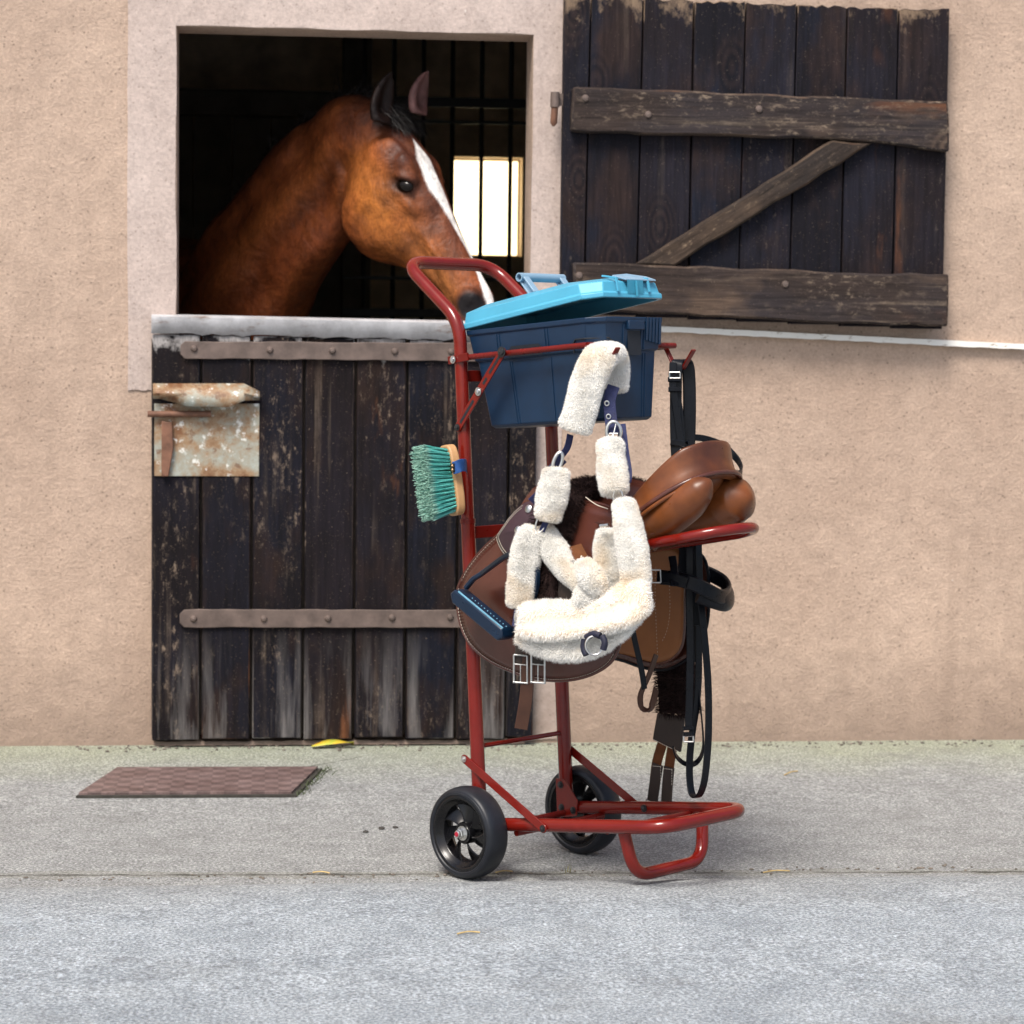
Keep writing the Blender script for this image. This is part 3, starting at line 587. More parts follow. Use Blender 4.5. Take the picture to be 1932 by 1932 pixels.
# wheels
def wheel(s):
    c = A3(0, s*.1775, 0); ax = A3(0, s, 0); n = 56
    mb = MB()
    lathe(mb, [(.0815, .026), (.0775, .0275), (.0745, .0275), (.072, .025), (.069, .018), (.0625, .0155), (.0605, .012), (.0605, -.008), (.069, -.014), (.0745, -.0265), (.0815, -.026)], c, ax, n)
    lathe(mb, [(.0001, .015), (.0125, .015), (.022, .0165), (.0240, .012), (.0240, -.02), (.0001, -.02)], c, ax, 28)
    e1 = A3(1, 0, 0); e2 = A3(0, 0, 1)
    for k in range(7):
        G = []
        for r in np.linspace(.021, .0615, 7):
            row = []
            for q in np.linspace(-.5, .5, 6):
                th = 2*pi*k/7+.3-s*(r-.02)*9+q*(.44+.1*(r/.05))*s; h = .0135-.012*(q+.5)
                row.append(c+ax*h+(e1*cos(th)+e2*sin(th))*r)
            G.append(row)
        G = np.array(G); grid(mb, G); G2 = G-ax*.003; grid(mb, G2[:, ::-1])
        for e in (0, -1): sweep(mb, [G[i, e]-ax*.0015 for i in range(7)], circ(.0019, 6))
    w = tr.part('wheel', mb, M['hub'], ang=50)
    mb = MB(); P = []
    for t in np.linspace(-pi*.5, pi*.5, 15): P.append((.0830+.0150*max(0, cos(t))**.55, .0285*sin(t)))
    P = [(.0805, -.026)]+P+[(.0805, .026)]
    Q = []
    for r, h in P:
        Q.append((r, h))
    lathe(mb, Q, c, ax, 72)
    for rr, hh in ((.0915, .0232), (.0872, .0270)): lathe(mb, [(rr+.0008, hh+.0006), (rr, hh+.0016), (rr-.0008, hh+.0012)], c, ax, 72)
    tr.part('tyre', mb, M['tyre'], parent=w)
    mb = MB(); c = c+ax*.003; lathe(mb, [(.0001, .0135), (.0155, .0135), (.0155, .0155), (.0001, .0155)], c, ax, 24); lathe(mb, [(.0105, .0155), (.0105, .0245), (.0085, .026), (.0085, .030), (.006, .0315), (.0001, .0315)], c, ax, 6); tr.part('axle_nut', mb, M['steel'], parent=w)
    mb = MB(); lathe(mb, [(.0055, .0314), (.005, .0325), (.0001, .0325)], c, ax, 12); tr.part('axle_tip', mb, M['redcap'], parent=w)
for s in (-1, 1): wheel(s)

# ------------------------------------------------------------------ tack box on the rack
bxn = Thing('tack_box', 'navy plastic tack box with a sky-blue lid ajar, on the trolley rack', 'box', (.16, 0, .853), 'T')
tl = L((889, 634), -.10); tr_ = L((1118, 606), -.10); bl = L((919, 815), -.088); br = L((1128, 798), -.088)
YN, YF = -.112, .085
def plan(x0, x1, y0, y1, c, cb=.012): return [(x0+cb, y0), (x1-c, y0), (x1, y0+c), (x1, y1-cb), (x1-cb, y1), (x0+cb, y1), (x0, y1-cb), (x0, y0+cb)]
zt, zm, zbt = 1.061, .992, .851
def loft(mb, rings, cap0=True, cap1=True):
    n = len(rings[0]); v = np.concatenate([np.asarray(r, float) for r in rings]); f = []
    for i in range(len(rings)-1):
        for j in range(n): f.append((i*n+j, i*n+(j+1) % n, (i+1)*n+(j+1) % n, (i+1)*n+j))
    if cap0: f.append(tuple(range(n))[::-1])
    if cap1: f.append(tuple((len(rings)-1)*n+k for k in range(n)))
    return mb.add(v, f)
X0t, X1t, X0b, X1b = -.004, .366, .030, .350
def ringz(z, o=0, c=.03, f=0):
    u = (z-zbt)/(zt-zbt); return [(x, y, z) for x, y in plan(X0b+(X0t-X0b)*u-o, X1b+(X1t-X1b)*u+o, YN+.014*(1-u)-o, YF-.01*(1-u)+o, c)]
def skew(P): return [(x, y, z+(.004*(x/.36))) for x, y, z in P]
mb = MB(); loft(mb, [skew(ringz(zbt, -.006)), skew(ringz(zbt+.006)), skew(ringz(zm, 0))], True, False)
loft(mb, [skew(ringz(zm, 0)), skew(ringz(zm+.004, .005)), skew(ringz(zt-.012, .006)), skew(ringz(zt-.010, .009)), skew(ringz(zt, .009)), skew(ringz(zt, .002)), skew(ringz(zt-.01, 0)), skew(ringz(zbt+.012, -.008))], False, True)
bo = bxn.part('bin', mb, M['bin'], bevel=.0025, ang=25)
def onside(x, z, o=.0008):    # point on the near wall of the bin
    u = (z-zbt)/(zt-zbt); return A3(x, YN+.014*(1-u)-o, z+.004*x/.36)
def onfront(y, z, o=.0008):
    u = (z-zbt)/(zt-zbt); return A3(X1b+(X1t-X1b)*u+o, y, z+.004)
RB = [([onside(x, zm+.006, .0066), onside(x, zt-.014, .0066)], .0025, (1, 0, 0)) for x in (.085, .093, .225, .233)]
RB += [([onside(xb, zbt+.006), onside(xt, zm-.004)], .0022, (1, 0, 0)) for xt, xb in ((.112, .120), (.118, .1265), (.232, .230))]
RB += [([onfront(y, zbt+.006), onfront(y, zm-.004)], .0022, (0, 1, 0)) for y in (.032, .040)]
RB += [([onfront(y, zm+.004, .0066), onfront(y, zt-.014, .0066)], .0025, (0, 1, 0)) for y in (-.035, .02, .028)]
for P, w_, sd_ in RB: mb = MB(); sweep(mb, P, rectp(w_, w_), side=sd_); bxn.part('rib', mb, M['bin'], parent=bo)
mb = MB(); P = [onside(x, z, .0064) for x, z in ((.118, zm+.004), (.118, zm+.020), (.128, zm+.027), (.205, zm+.027), (.215, zm+.020), (.215, zm+.004))]; prism(mb, P, (0, -.0012, 0)); bxn.part('grip_recess', mb, M['bindark'], parent=bo)
mb = MB(); sweep(mb, [onside(.305, zm, .007), onside(.305, zm+.02, .007), onside(.311, zm+.027, .007), onside(.336, zm+.027, .007), onfront(-.08, zm+.027, .0075), onfront(-.045, zm+.006, .0075)], rectp(.003, .0025), side=(0, 0, 1)); bxn.part('moulded_line', mb, M['bindark'], parent=bo)
mb = MB(); a = onfront(-.022, zm+.018, .0065); box(mb, (a[0], -.022, zm-.004), (a[0]+.001, .018, zm+.045)); bxn.part('latch_recess', mb, M['bindark'], parent=bo)
mb = MB(); box(mb, (a[0]+.0005, -.026, zm+.047), (a[0]+.010, .022, zm+.066)); bxn.part('latch', mb, M['bin'], parent=bo, bevel=.002)
for k in range(5): mb = MB(); y = .034+k*.010; sweep(mb, [onfront(y, zm+.022-(k*.002), .008), onfront(y, zt, .009)], rectp(.0065, .005), side=(0, 1, 0)); bxn.part('hinge_tooth', mb, M['bin'], parent=bo)
# lid, hinged at the back edge and propped up at the front
LT = radians(6.2); hx0, hz0 = -.012, zt+.002
def lidp(x, y, z): return A3(hx0+(x-hx0)*cos(LT)-z*sin(LT), y, hz0+(x-hx0)*sin(LT)+z*cos(LT))
def lring(z, o, c=.032): return [lidp(x, y, z) for x, y in plan(-.015-o, .372+o, YN-.010-o, YF+.010+o, c+max(0, -o)*.9, .012+max(0, -o)*.3)]
mb = MB(); loft(mb, [lring(.030, -.012), lring(.004, -.0055), lring(0, -.005), lring(0, .003), lring(.010, .003), lring(.012, -.0005), lring(.034, -.004), lring(.047, -.032), lring(.050, -.05)], True, True)
lo = bxn.part('lid', mb, M['lid'], bevel=.0018, ang=22)
for y in (-.05, .045): mb = MB(); sweep(mb, [lidp(.34, y, .0505), lidp(.376, y, .040), lidp(.3785, y, .012)], rectp(.006, .004), side=(0, 1, 0)); bxn.part('lid_rib', mb, M['lid'], parent=lo)
mb = MB(); P = [lidp(.342, -.024, .0495), lidp(.352, .010, .0505), lidp(.352, .07, .047), lidp(.378, .07, .035), lidp(.378, -.024, .035)]; prism(mb, P, lidp(.0, 0, .0035)-lidp(0, 0, 0)); bxn.part('lid_clasp', mb, M['handle'], parent=lo, bevel=.001)
mb = MB(); a = lidp(.376, -.02, .008); b = lidp(.3785, .028, .036); box(mb, np.minimum(a, b), np.maximum(a, b)); sweep(mb, [lidp(.380, .004, .002), lidp(.382, .004, .034)], rectp(.004, .005), side=(0, 1, 0)); bxn.part('clasp_recess', mb, plain('deep_sky_plastic', (.035, .24, .36), .5, .05), parent=lo)
# carrying handle
yh0, yh1 = -.075, .035
q7 = Z(900, 520, 440)
h0 = L(q7(640, 152), yh0); h0b = L(q7(745, 300), yh0); h1 = h0+A3(0, yh1-yh0, 0); h1b = h0b+A3(0, yh1-yh0, 0)
mb = MB(); lathe(mb, [(.0095, -.012), (.0095, .122), (.0068, .122), (.0068, -.012)], h0, (0, 1, 0), 22, closed=True)
ho = bxn.part('handle', mb, M['handle'], label='pale blue open-ended tube handle')
for a, b in ((h0, h0b), (h1, h1b)):
    mb = MB(); t = unit(b-a); o = unit(np.cross(t, [0, 1, 0]))
    for k in (-1, 1): sweep(mb, [a+t*.006+o*k*.0068, b+o*k*.0068], rectp(.016, .0035), side=(0, 1, 0))
    sweep(mb, [a+t*.008, b], rectp(.0035, .011), side=(0, 1, 0)); bxn.part('handle_arm', mb, M['handle'], parent=ho)

# ------------------------------------------------------------------ brush strapped to the near post
zb6 = lambda x, y: ((800+x*160/1405)/1.06004, (860+y*160/1405)/1.06004)
BD = .7*(-PYW-0)-.06
br_ = Thing('bristle_brush', 'teal-bristled wooden brush strapped to the near red post', 'brush', V(zb6(900, 900), BD), 'T')
C0 = V(zb6(915, 880), BD); top = V(zb6(815, 255), BD); bot = V(zb6(985, 1500), BD)
bl_ = unit(bot-top); bb = unit(-VRT*.86-VFW*.50); bb = unit(bb-(bb@bl_)*bl_); bw = np.cross(bl_, bb); HL = np.linalg.norm(bot-top)/2
if bw@VFW < 0: bw = -bw
mb = MB(); P = []
hw = .030
for k in range(40):
    a = 2*pi*k/40; ca, sa = cos(a), sin(a); P.append(C0+bl_*HL*np.sign(ca)*abs(ca)**.55+bw*hw*np.sign(sa)*abs(sa)**.55-bb*.010)
prism(mb, P, bb*.020); br_.part('wooden_back', mb, M['beech'], bevel=.004, seg=3)
vs, fs = [], []
nb = 0
for i in range(17):
    for j in range(8):
        u = -1+2*(i+.5)/17; v = -1+2*(j+.5)/8
        if abs(u)**4+abs(v)**4 > 1.05: continue
        p0 = C0+bl_*u*(HL-.008)+bw*v*(hw-.006)+bb*.0095
        for k in range(40):
            d = unit(bb+bl_*(u*.20-.02+random.gauss(0, .03))+bw*(v*.16+random.gauss(0, .04))); ln = .062*random.uniform(.92, 1.06)+(.006 if random.random() < .03 else 0)
            bs = p0+bl_*random.gauss(0, .0013)+bw*random.gauss(0, .0013); m_ = bs+d*ln*.55; d2 = unit(d+bl_*random.gauss(0, .035)+bw*random.gauss(0, .035)); e = m_+d2*ln*.45
            s_ = unit(np.cross(d, A3(random.gauss(0, 1), random.gauss(0, 1), random.gauss(0, 1))))*.00065
            o = len(vs)*1; vs += [bs-s_, bs+s_, m_+s_, m_-s_, e+s_*.9, e-s_*.9]; fs += [(o, o+1, o+2, o+3), (o+3, o+2, o+4, o+5)]
mb = MB(); mb.add(vs, fs); bo_ = br_.part('bristles', mb, M['bristle'], smooth=False, label='teal bristles with paler tips'); at = bo_.data.attributes.new('tip', 'FLOAT', 'POINT'); at.data.foreach_set('value', [0., 0., .15, .15, 1., 1.]*(len(vs)//6))
ck = V(zb6(925, 660), BD-.005)
s0 = V(zb6(930, 655), BD-.035); 
mb = MB(); strap(mb, [V(zb6(930, 665), BD-.040), V(zb6(990, 655), BD-.043), V(zb6(1070, 620), BD-.04), V(zb6(1150, 620), BD-.02), V(zb6(1165, 640), BD+.03)], .026, .002, (0, 0, 1), 6); br_.part('strap', mb, M['bluew'], label='bright blue webbing strap')
mb = MB(); strap(mb, [V(zb6(1010, 720), BD-.02), V(zb6(1030, 800), BD), V(zb6(1040, 860), BD+.02)], .012, .0015, VRT, 4); br_.part('strap', mb, M['navy'])
mb = MB(); a = V(zb6(885, 670), BD-.0425); b = V(zb6(965, 665), BD-.0425); strap(mb, [a, b], .019, .002, (0, 0, 1), 0); br_.part('strap_end', mb, M['black'])
for q in ((920, 632), (922, 702)):
    mb = MB(); ball(mb, V(zb6(*q), BD-.044), (.004, .004, .004)); br_.part('rivet', mb, M['rivet'])

# ------------------------------------------------------------------ saddle on the loop
sd = Thing('saddle', 'brown leather riding saddle resting on the red loop', 'saddle', (.3, 0, .60), 'T')
def zw(x): return float(np.interp(x, [.12, .2, .3, .40, .45, .566, .60, .7], [.68, .635, .615, .630, .657, .728, .748, .76]))
side = [(.14, -.05), (.20, -.065), (.27, -.078), (.34, -.092), (.40, -.106), (.45, -.117)]
el = [(.455+.133*abs(cos(t))**.86, .118*np.sign(sin(t))*abs(sin(t))**.86) for t in np.linspace(-pi/2+.12, pi/2-.12, 19)]
outl = side+el+[(x, -y) for x, y in reversed(side)]
outl = catmull(np.array([(x, y, 0) for x, y in outl]), 3)[:, :2]
G = []
for x, y in outl:
    c = A3(min(x, .40), 0); z = zw(x); h = np.interp(x, [.14, .3, .42, .50, .56, .60], [.05, .044, .040, .053, .066, .063])
    pt = lambda f: c+(A3(x, y)-c)*f
    row = []
    for f, dz in ((.93, -.012), (1.0, .0), (1.0, .006), (.968, .018), (.945, .034), (.935, h*.84), (.93, h-.003), (.915, h+.001), (.885, h), (.82, h-.008), (.66, h-.028), (.45, h-.046), (.2, h-.054), (.0, h-.056)):
        p = pt(f); row.append((p[0], p[1], z+dz-(max(0, .66-f)*.06 if x > .4 else 0)))
    G.append(row)
mb = MB(); grid(mb, np.array(G)); seat = sd.part('seat', mb, M['brown'], ang=80)
mb = MB(); wl_ = np.array([(x+.004*max(0, (x-.45)/.15), y*1.035, zw(x)+.001) for x, y in outl]); tube(mb, wl_, .0052, 10); sd.part('welt', mb, M['dark'], parent=seat)
mb = MB(); wl2 = np.array([(x+.003, y*1.06, zw(x)-.0095-.012*max(0, (.5-x))) for x, y in outl if x < .57 and y < 0]); tube(mb, wl2, .0042, 10); sd.part('welt', mb, M['brown'], parent=seat)
def stitch(mb, P, ln=.0045, gap=.003, r=.0006, n=8):
    P = catmull(P, n); d = np.concatenate([[0], np.cumsum(np.linalg.norm(np.diff(P, axis=0), axis=1))]); s = 0
    at = lambda x: np.array([np.interp(x, d, P[:, k]) for k in range(3)])
    while s+ln < d[-1]: rod(mb, at(s), at(s+ln), r, 5); s += ln+gap
    return mb
mb = MB(); stitch(mb, [(x, y-.0045, zw(x)-.0075-.01*max(0, .5-x)) for x, y in outl[::4] if .30 < x < .56 and y < 0]); sd.part('stitching', mb, plain('ochre_thread', (.55, .27, .06), .7, .1), parent=seat)
# padded panels under the seat
def panel(s, P, rl, rv):
    mb = MB(); P = catmull(np.array([(x, s*y, z) for x, y, z in P]), 8); n = len(P); k = np.linspace(0, 1, len(rl)); t = np.linspace(0, 1, n)
    sweep(mb, P, [(cos(a), sin(a)) for a in np.linspace(0, 2*pi, 25)[:-1]], side=(0, 1, 0), scale=np.stack([np.interp(t, k, rl), np.interp(t, k, rv)], 1)); return mb
pn = panel(-1, [(.12, .06, .60), (.22, .065, .603), (.32, .068, .612), (.42, .071, .634), (.50, .071, .662), (.555, .068, .690), (.588, .063, .714), (.605, .058, .728)], [.045, .045, .045, .044, .044, .040, .028, .004], [.036, .036, .037, .041, .044, .040, .027, .004])
sd.part('panel', pn, M['brown'], ang=80)
pn = panel(1, [(.12, .07, .60), (.22, .075, .605), (.32, .08, .617), (.42, .078, .642), (.49, .074, .664), (.54, .070, .680), (.575, .068, .686), (.602, .066, .690)], [.05, .05, .052, .056, .060, .057, .045, .006], [.036, .036, .038, .044, .052, .054, .043, .006])
sd.part('panel', pn, M['brown'], ang=80)
mb = MB(); ball(mb, (.475, 0, .702), (.104, .08, .046), R=[[cos(.45), 0, -sin(.45)], [0, 1, 0], [sin(.45), 0, cos(.45)]], nu=28, nv=16); sd.part('gullet_lining', mb, M['brown'])
mb = MB(); ball(mb, V((1345, 904), -.398), (.008, .009, .011)); sd.part('rear_stud', mb, M['dark'])
mb = MB(); strap(mb, [V(q, .7*(-.165-.45)-.004) for q in ((1228, 1008), (1270, 992), (1300, 966))], .0012, .0012, VRT, 6); sd.part('seam', mb, M['dark'])
# flaps: outlines traced on the flap's own plane, domed outwards
def flap(outl, ydome, dome, center, th=.006, rings=9, top_in=0.0):
    O = catmull(np.array(outl), 5, closed=True); c = np.asarray(center, float); n = len(O); mb = MB(); v = [c+A3(0, dome, 0)]
    for k in range(1, rings+1):
        f = k/rings
        for p in O: q = c+(p-c)*f; v.append((q[0], q[1]+dome*(1-f**2.2)+top_in*max(0, q[2]-.52), q[2]))
    f = [(0, 1+j, 1+(j+1) % n) for j in range(n)]
    for k in range(rings-1):
        for j in range(n): a = 1+k*n; b = a+n; f.append((a+j, b+j, b+(j+1) % n, a+(j+1) % n))
    mb.add(v, f); rim = np.array([v[1+(rings-1)*n+j] for j in range(n)]); return mb, rim
NY = -.155
no = [(1005, 952), (965, 975), (920, 1012), (884, 1058), (866, 1105), (864, 1145), (874, 1190), (896, 1225), (930, 1250), (960, 1264), (1005, 1279), (1060, 1284), (1110, 1275), (1148, 1254), (1167, 1225), (1176, 1180), (1180, 1110), (1182, 1040), (1180, 985), (1090, 950)]
fm, rim = flap([L(q, NY) for q in no], NY, -.022, L((1020, 1130), NY), top_in=.28)
fl = sd.part('flap', fm, M['dark'], solid=.005, ang=80, label='near dark violet-brown saddle flap')
mb = MB(); tube(mb, np.concatenate([rim, rim[:1]])+A3(0, -.001, 0), .0036, 8); sd.part('edge_binding', mb, M['dark'], parent=fl)
mb = MB(); stitch(mb, [p+A3(0, -.0035, 0) for p in (rim[5:70:4]*.985+L((1020, 1130), NY)*.015)], .004, .003, .0005); sd.part('stitching', mb, M['stitch'], parent=fl)
FY = .15
fo = [(1120, 1040), (1240, 1032), (1292, 1036), (1293, 1120), (1292, 1190), (1286, 1222), (1270, 1242), (1245, 1252), (1222, 1250), (1190, 1240), (1160, 1232), (1130, 1218), (1112, 1190), (1108, 1110)]
fm, rim = flap([L(q, FY) for q in fo], FY, .012, L((1205, 1140), FY), top_in=-.2)
f2 = sd.part('sweat_flap', fm, M['tan'], solid=.004, ang=80, label='tan inner side of the far flap')
mb = MB(); tube(mb, np.concatenate([rim, rim[:1]])+A3(0, -.001, 0), .003, 8); sd.part('edge_binding', mb, M['dark'], parent=f2)
for P in ([(1238, 1050), (1236, 1110), (1238, 1180), (1241, 1240)], [(1262, 1085), (1264, 1150), (1258, 1190), (1248, 1212)], [(1283, 1060), (1285, 1130), (1283, 1190), (1276, 1220)]): mb = stitch(MB(), [L(q, FY-.0045+.006) for q in P], .003, .0045, .0005); sd.part('stitching', mb, M['stitch'], parent=f2)
fo2 = [(1130, 1045), (1290, 1040), (1332, 1050), (1338, 1110), (1336, 1170), (1322, 1215), (1298, 1242), (1262, 1262), (1225, 1262), (1180, 1248), (1130, 1225), (1115, 1130)]
fm, rim = flap([L(q, FY+.03) for q in fo2], FY+.03, .012, L((1220, 1150), FY+.03), top_in=-.2)
f3 = sd.part('flap', fm, M['dark'], solid=.005, ang=80, label='far dark flap, seen from inside')
mb = MB(); tube(mb, np.concatenate([rim, rim[:1]])+A3(0, -.001, 0), .0035, 8); sd.part('edge_binding', mb, M['black'], parent=f3)
# small stitched skirt with two studs near the pommel
so_ = [(1012, 948), (990, 950), (966, 972), (946, 1000), (938, 1016), (948, 1040), (966, 1058), (990, 1050), (1008, 1010), (1020, 970)]
fm, rim = flap([L(q, NY-.012+.03*max(0, (1000-q[1])/50)) for q in so_], 0, -.008, L((980, 1002), NY-.01), rings=5)
sk = sd.part('skirt', fm, M['skirt'], solid=.004, ang=80, label='small violet-brown skirt with two studs')
cc = L((980, 1002), NY-.01)
for f_ in (.94, .84): mb = stitch(MB(), [cc+(rim[k]-cc)*f_+A3(0, -.0045-(1-f_)*.012, 0) for k in range(5, 38, 3)], .004, .0012, .0005); sd.part('stitching', mb, M['stitch'], parent=sk)
for q in ((997, 960), (977, 1000)):
    mb = MB(); lathe(mb, [(.0001, .0035), (.006, .003), (.0085, .001), (.009, -.003)], L(q, NY-.018+(.02 if q[1] < 980 else 0)), (0.1, -1, .25), 18); sd.part('stud', mb, M['steel'], parent=sk)
# big skirt in front of the seat, stirrup leather, pommel
bo2 = [(1080, 905), (1055, 935), (1045, 985), (1055, 1030), (1085, 1058), (1140, 1042), (1190, 1045), (1215, 1020), (1210, 970), (1170, 920)]
fm, rim = flap([L(q, -.135) for q in bo2], 0, -.012, L((1130, 985), -.135), rings=6, top_in=.5)
sk2 = sd.part('skirt', fm, M['dark'], solid=.004, ang=80)
mb = MB(); stitch(mb, [L(q, -.150) for q in ((1062, 1030), (1090, 1050), (1140, 1036), (1185, 1038))], .004, .0025, .0006); sd.part('stitching', mb, M['stitch'], parent=sk2); mb = MB(); strap(mb, [L(q, -.146) for q in ((1105, 938), (1125, 952), (1147, 960))], .0016, .0016, (0, 1, 0), 5); sd.part('thread', mb, M['stitch'], parent=sk2)
mb = MB(); strap(mb, [L((1085, 1030), -.168), L((1100, 1060), -.178), L((1118, 1095), -.184), L((1128, 1150), -.185)], .028, .004, VRT, 6); sl1 = sd.part('stirrup_leather', mb, M['elastic'])
mb = MB()
for q in ((1097, 1050), (1105, 1068), (1113, 1086)): ball(mb, L(q, -.186), .0022, nu=8, nv=6)
sd.part('strap_hole', mb, M['stitch'], parent=sl1)
mb = MB(); P = [L(q, -.182) for q in ((1064, 1050), (1098, 1060), (1098, 1150), (1090, 1168), (1062, 1168), (1058, 1150))]; prism(mb, P, (0, -.014, 0)); sd.part('girth_guard', mb, M['olive'], bevel=.004)
mb = MB()
for s in (-1, 1):
    P = catmull([(.13, 0, .735), (.12, s*.045, .71), (.10, s*.085, .64), (.10, s*.11, .56)], 6); sweep(mb, P, rectp(.05, .02, .5), side=(1, 0, .2))
sd.part('pommel', mb, M['dark'], bevel=.004)
# brown strap end hanging under the near flap
mb = MB(); strap(mb, [L((1000, 1225), -.205), L((996, 1270), -.21), L((992, 1320), -.21), L((983, 1375), -.213)], .027, .004, VRT, 6); sd.part('billet_strap', mb, M['strapb'])
# hanging leathers on the far side
mb = MB(); strap(mb, [V(q, d) for q, d in (((1188, 1160), -.30), ((1198, 1210), -.29), ((1210, 1262), -.28), ((1216, 1300), -.275))], .014, .004, VRT*.8+VFW*.6, 6); sd.part('billet_strap', mb, M['black'])
mb = MB(); strap(mb, [V(q, d) for q, d in (((1238, 1235), -.18), ((1224, 1275), -.185), ((1209, 1310), -.19), ((1211, 1335), -.2), ((1228, 1334), -.18), ((1238, 1300), -.15))], .020, .0035, VRT*.5+VFW*.8, 6); sd.part('stirrup_leather', mb, M['strapb'])
# stirrup iron hooked up on the near side
z2 = Z(900, 980, 420)
SY_ = -.205
st_ = MB(); a = L(z2(150, 925), SY_); b = L(z2(585, 1285), SY_+.0); t = unit(b-a); n = unit(np.cross(t, [0, 1, 0])); n = n if n[2] < 0 else -n
P = [a+n*-.006, a-t*.008+n*.008, a+t*.006+n*.024, b+n*.024, b+t*.01+n*.01, b+n*-.006]
prism(st_, P, (0, -.038, 0)); stt = sd.part('stirrup', st_, M['stirrup'], bevel=.004, label='blue-black stirrup on the near flap')
mb = MB(); P = [L(z2(*q), SY_-.016) for q in ((150, 900), (215, 820), (270, 785), (400, 690), (500, 620), (580, 585), (680, 570), (760, 600), (800, 760), (780, 950), (690, 1130), (600, 1290))]; sweep(mb, catmull(P, 6), rectp(.012, .009, .4), side=(0, 1, 0)); sd.part('stirrup_arch', mb, M['stirrup'], parent=stt)
mb = MB(); P = [L(z2(*q), SY_-.022) for q in ((285, 770), (405, 672), (500, 605), (565, 575))]; sweep(mb, catmull(P, 6), rectp(.003, .007, .4), side=(0, 1, 0)); sd.part('stirrup_inlay', mb, M['bindark'], parent=stt)
mb = MB()
for k in range(12): p = a+(b-a)*(.25+.065*k)+n*-.006+A3(0, -.019, 0); ball(mb, p, .0016, nu=6, nv=5)
sweep(mb, [a+n*-.0062+t*.01+A3(0, -.034, 0), b+n*-.0062+A3(0, -.034, 0)], rectp(.003, .004), side=(0, 1, 0)); sd.part('grip_stud', mb, plain('pale_blue_metal', (.12, .30, .42), .4), parent=stt)

# ------------------------------------------------------------------ sheepskin girth laid over the seat
gi = Thing('girth', 'dark brown sheepskin girth laid over the saddle seat', 'girth', (.27, 0, .70), 'T')
GX = .262
gp = [(GX-.02, -.197, .42), (GX-.015, -.194, .50), (GX-.005, -.175, .60), (GX, -.135, .68), (GX, -.075, .718), (GX, 0, .722), (GX, .075, .715), (GX, .135, .67), (GX+.0, .18, .58), (GX+.0, .198, .46), (GX+.005, .203, .34), (GX+.008, .203, .225)]
gp = catmull(gp, 7); mb = MB(); sweep(mb, gp, [(.052*np.sign(cos(a))*abs(cos(a))**.6, .013*np.sign(sin(a))*abs(sin(a))**.8) for a in np.linspace(0, 2*pi, 25)[:-1]], side=(1, 0, 0))
v0, f0 = mb.arr(), list(mb.f); fv, ff = fur(v0, f0, 30000, .016, .0006, 5, (0, 0, -.5), .45); mb.add(fv, ff); gi.part('sheepskin', mb, M['fur'], ang=60)
mb = MB(); P = [L(q, .205) for q in ((1239, 1345), (1290, 1352), (1282, 1420), (1230, 1396))]; prism(mb, P, (0, .008, 0)); tb = gi.part('end_tab', mb, M['olive'], bevel=.003)
mb = MB(); stitch(mb, [L((1231, 1394), .2035), L((1256, 1407), .2035), L((1281, 1418), .2035)], .004, .0008, .0006); gi.part('stitching', mb, M['stitch'], parent=tb)
def buckle(th, parent, c, ux, uz, w, h, name='buckle'):
    mb = MB(); ux, uz = unit(ux), unit(uz); c = np.asarray(c)
    pts = [c+ux*w/2+uz*h/2, c-ux*w/2+uz*h/2, c-ux*w/2-uz*h/2, c+ux*w/2-uz*h/2]
    for i in range(4): rod(mb, pts[i], pts[(i+1) % 4], .0020, 8)
    for f_ in (.16,): rod(mb, c-ux*w/2+uz*h*f_, c+ux*w/2+uz*h*f_, .0013, 8)
    rod(mb, c+uz*h*.18, c-uz*h*.5-np.cross(ux, uz)*.002, .0012, 8); ball(mb, pts[2], .0026, nu=8, nv=6); ball(mb, pts[3], .0026, nu=8, nv=6)
    return th.part(name, mb, M['steel'], parent=parent)
for q0, q1, q2, q3, bq in (((1250, 1402), (1239, 1440), (1234, 1480), (1231, 1512), (1230, 1524)), ((1268, 1412), (1263, 1445), (1259, 1490), (1257, 1520), (1257, 1534))):
    mb = MB(); strap(mb, [L(q, .207) for q in (q0, q1, q2)], .026, .004, (1, 0, 0), 6); es = gi.part('elastic_strap', mb, M['elastic'])
    mb = MB(); a_, b_ = L(((q1[0]+q0[0])/2-3, q1[1]+2), .2055), L(q3, .2055); strap(mb, [a_, (a_+b_)/2+A3(0, -.001, 0), b_], .029, .006, (1, 0, 0), 4); gi.part('keeper', mb, M['olive'], parent=es)
    mb = MB(); stitch(mb, [a_+A3(-.012, -.004, -.004), a_+A3(.012, -.004, -.004)], .004, .001, .0006); stitch(mb, [a_+A3(.011, -.004, -.004), a_+A3(.009, -.004, -.04)], .004, .002, .0005); gi.part('stitching', mb, M['stitch'], parent=es)
    buckle(gi, es, L(bq, .205), (1, 0, 0), (0, 0, 1), .030, .034)
for q in ((982, 1262), (1015, 1262)):
    mb = MB(); strap(mb, [L((q[0]+3, 1195), -.212), L((q[0]+1, 1225), -.216), L((q[0]-1, 1252), -.218)], .024, .005, VRT, 4); es = gi.part('elastic_strap', mb, M['olive'])
    buckle(gi, es, L((q[0], 1262), -.222), VRT+A3(0, 0, -.08), (0.06, 0, 1), .027, .056)

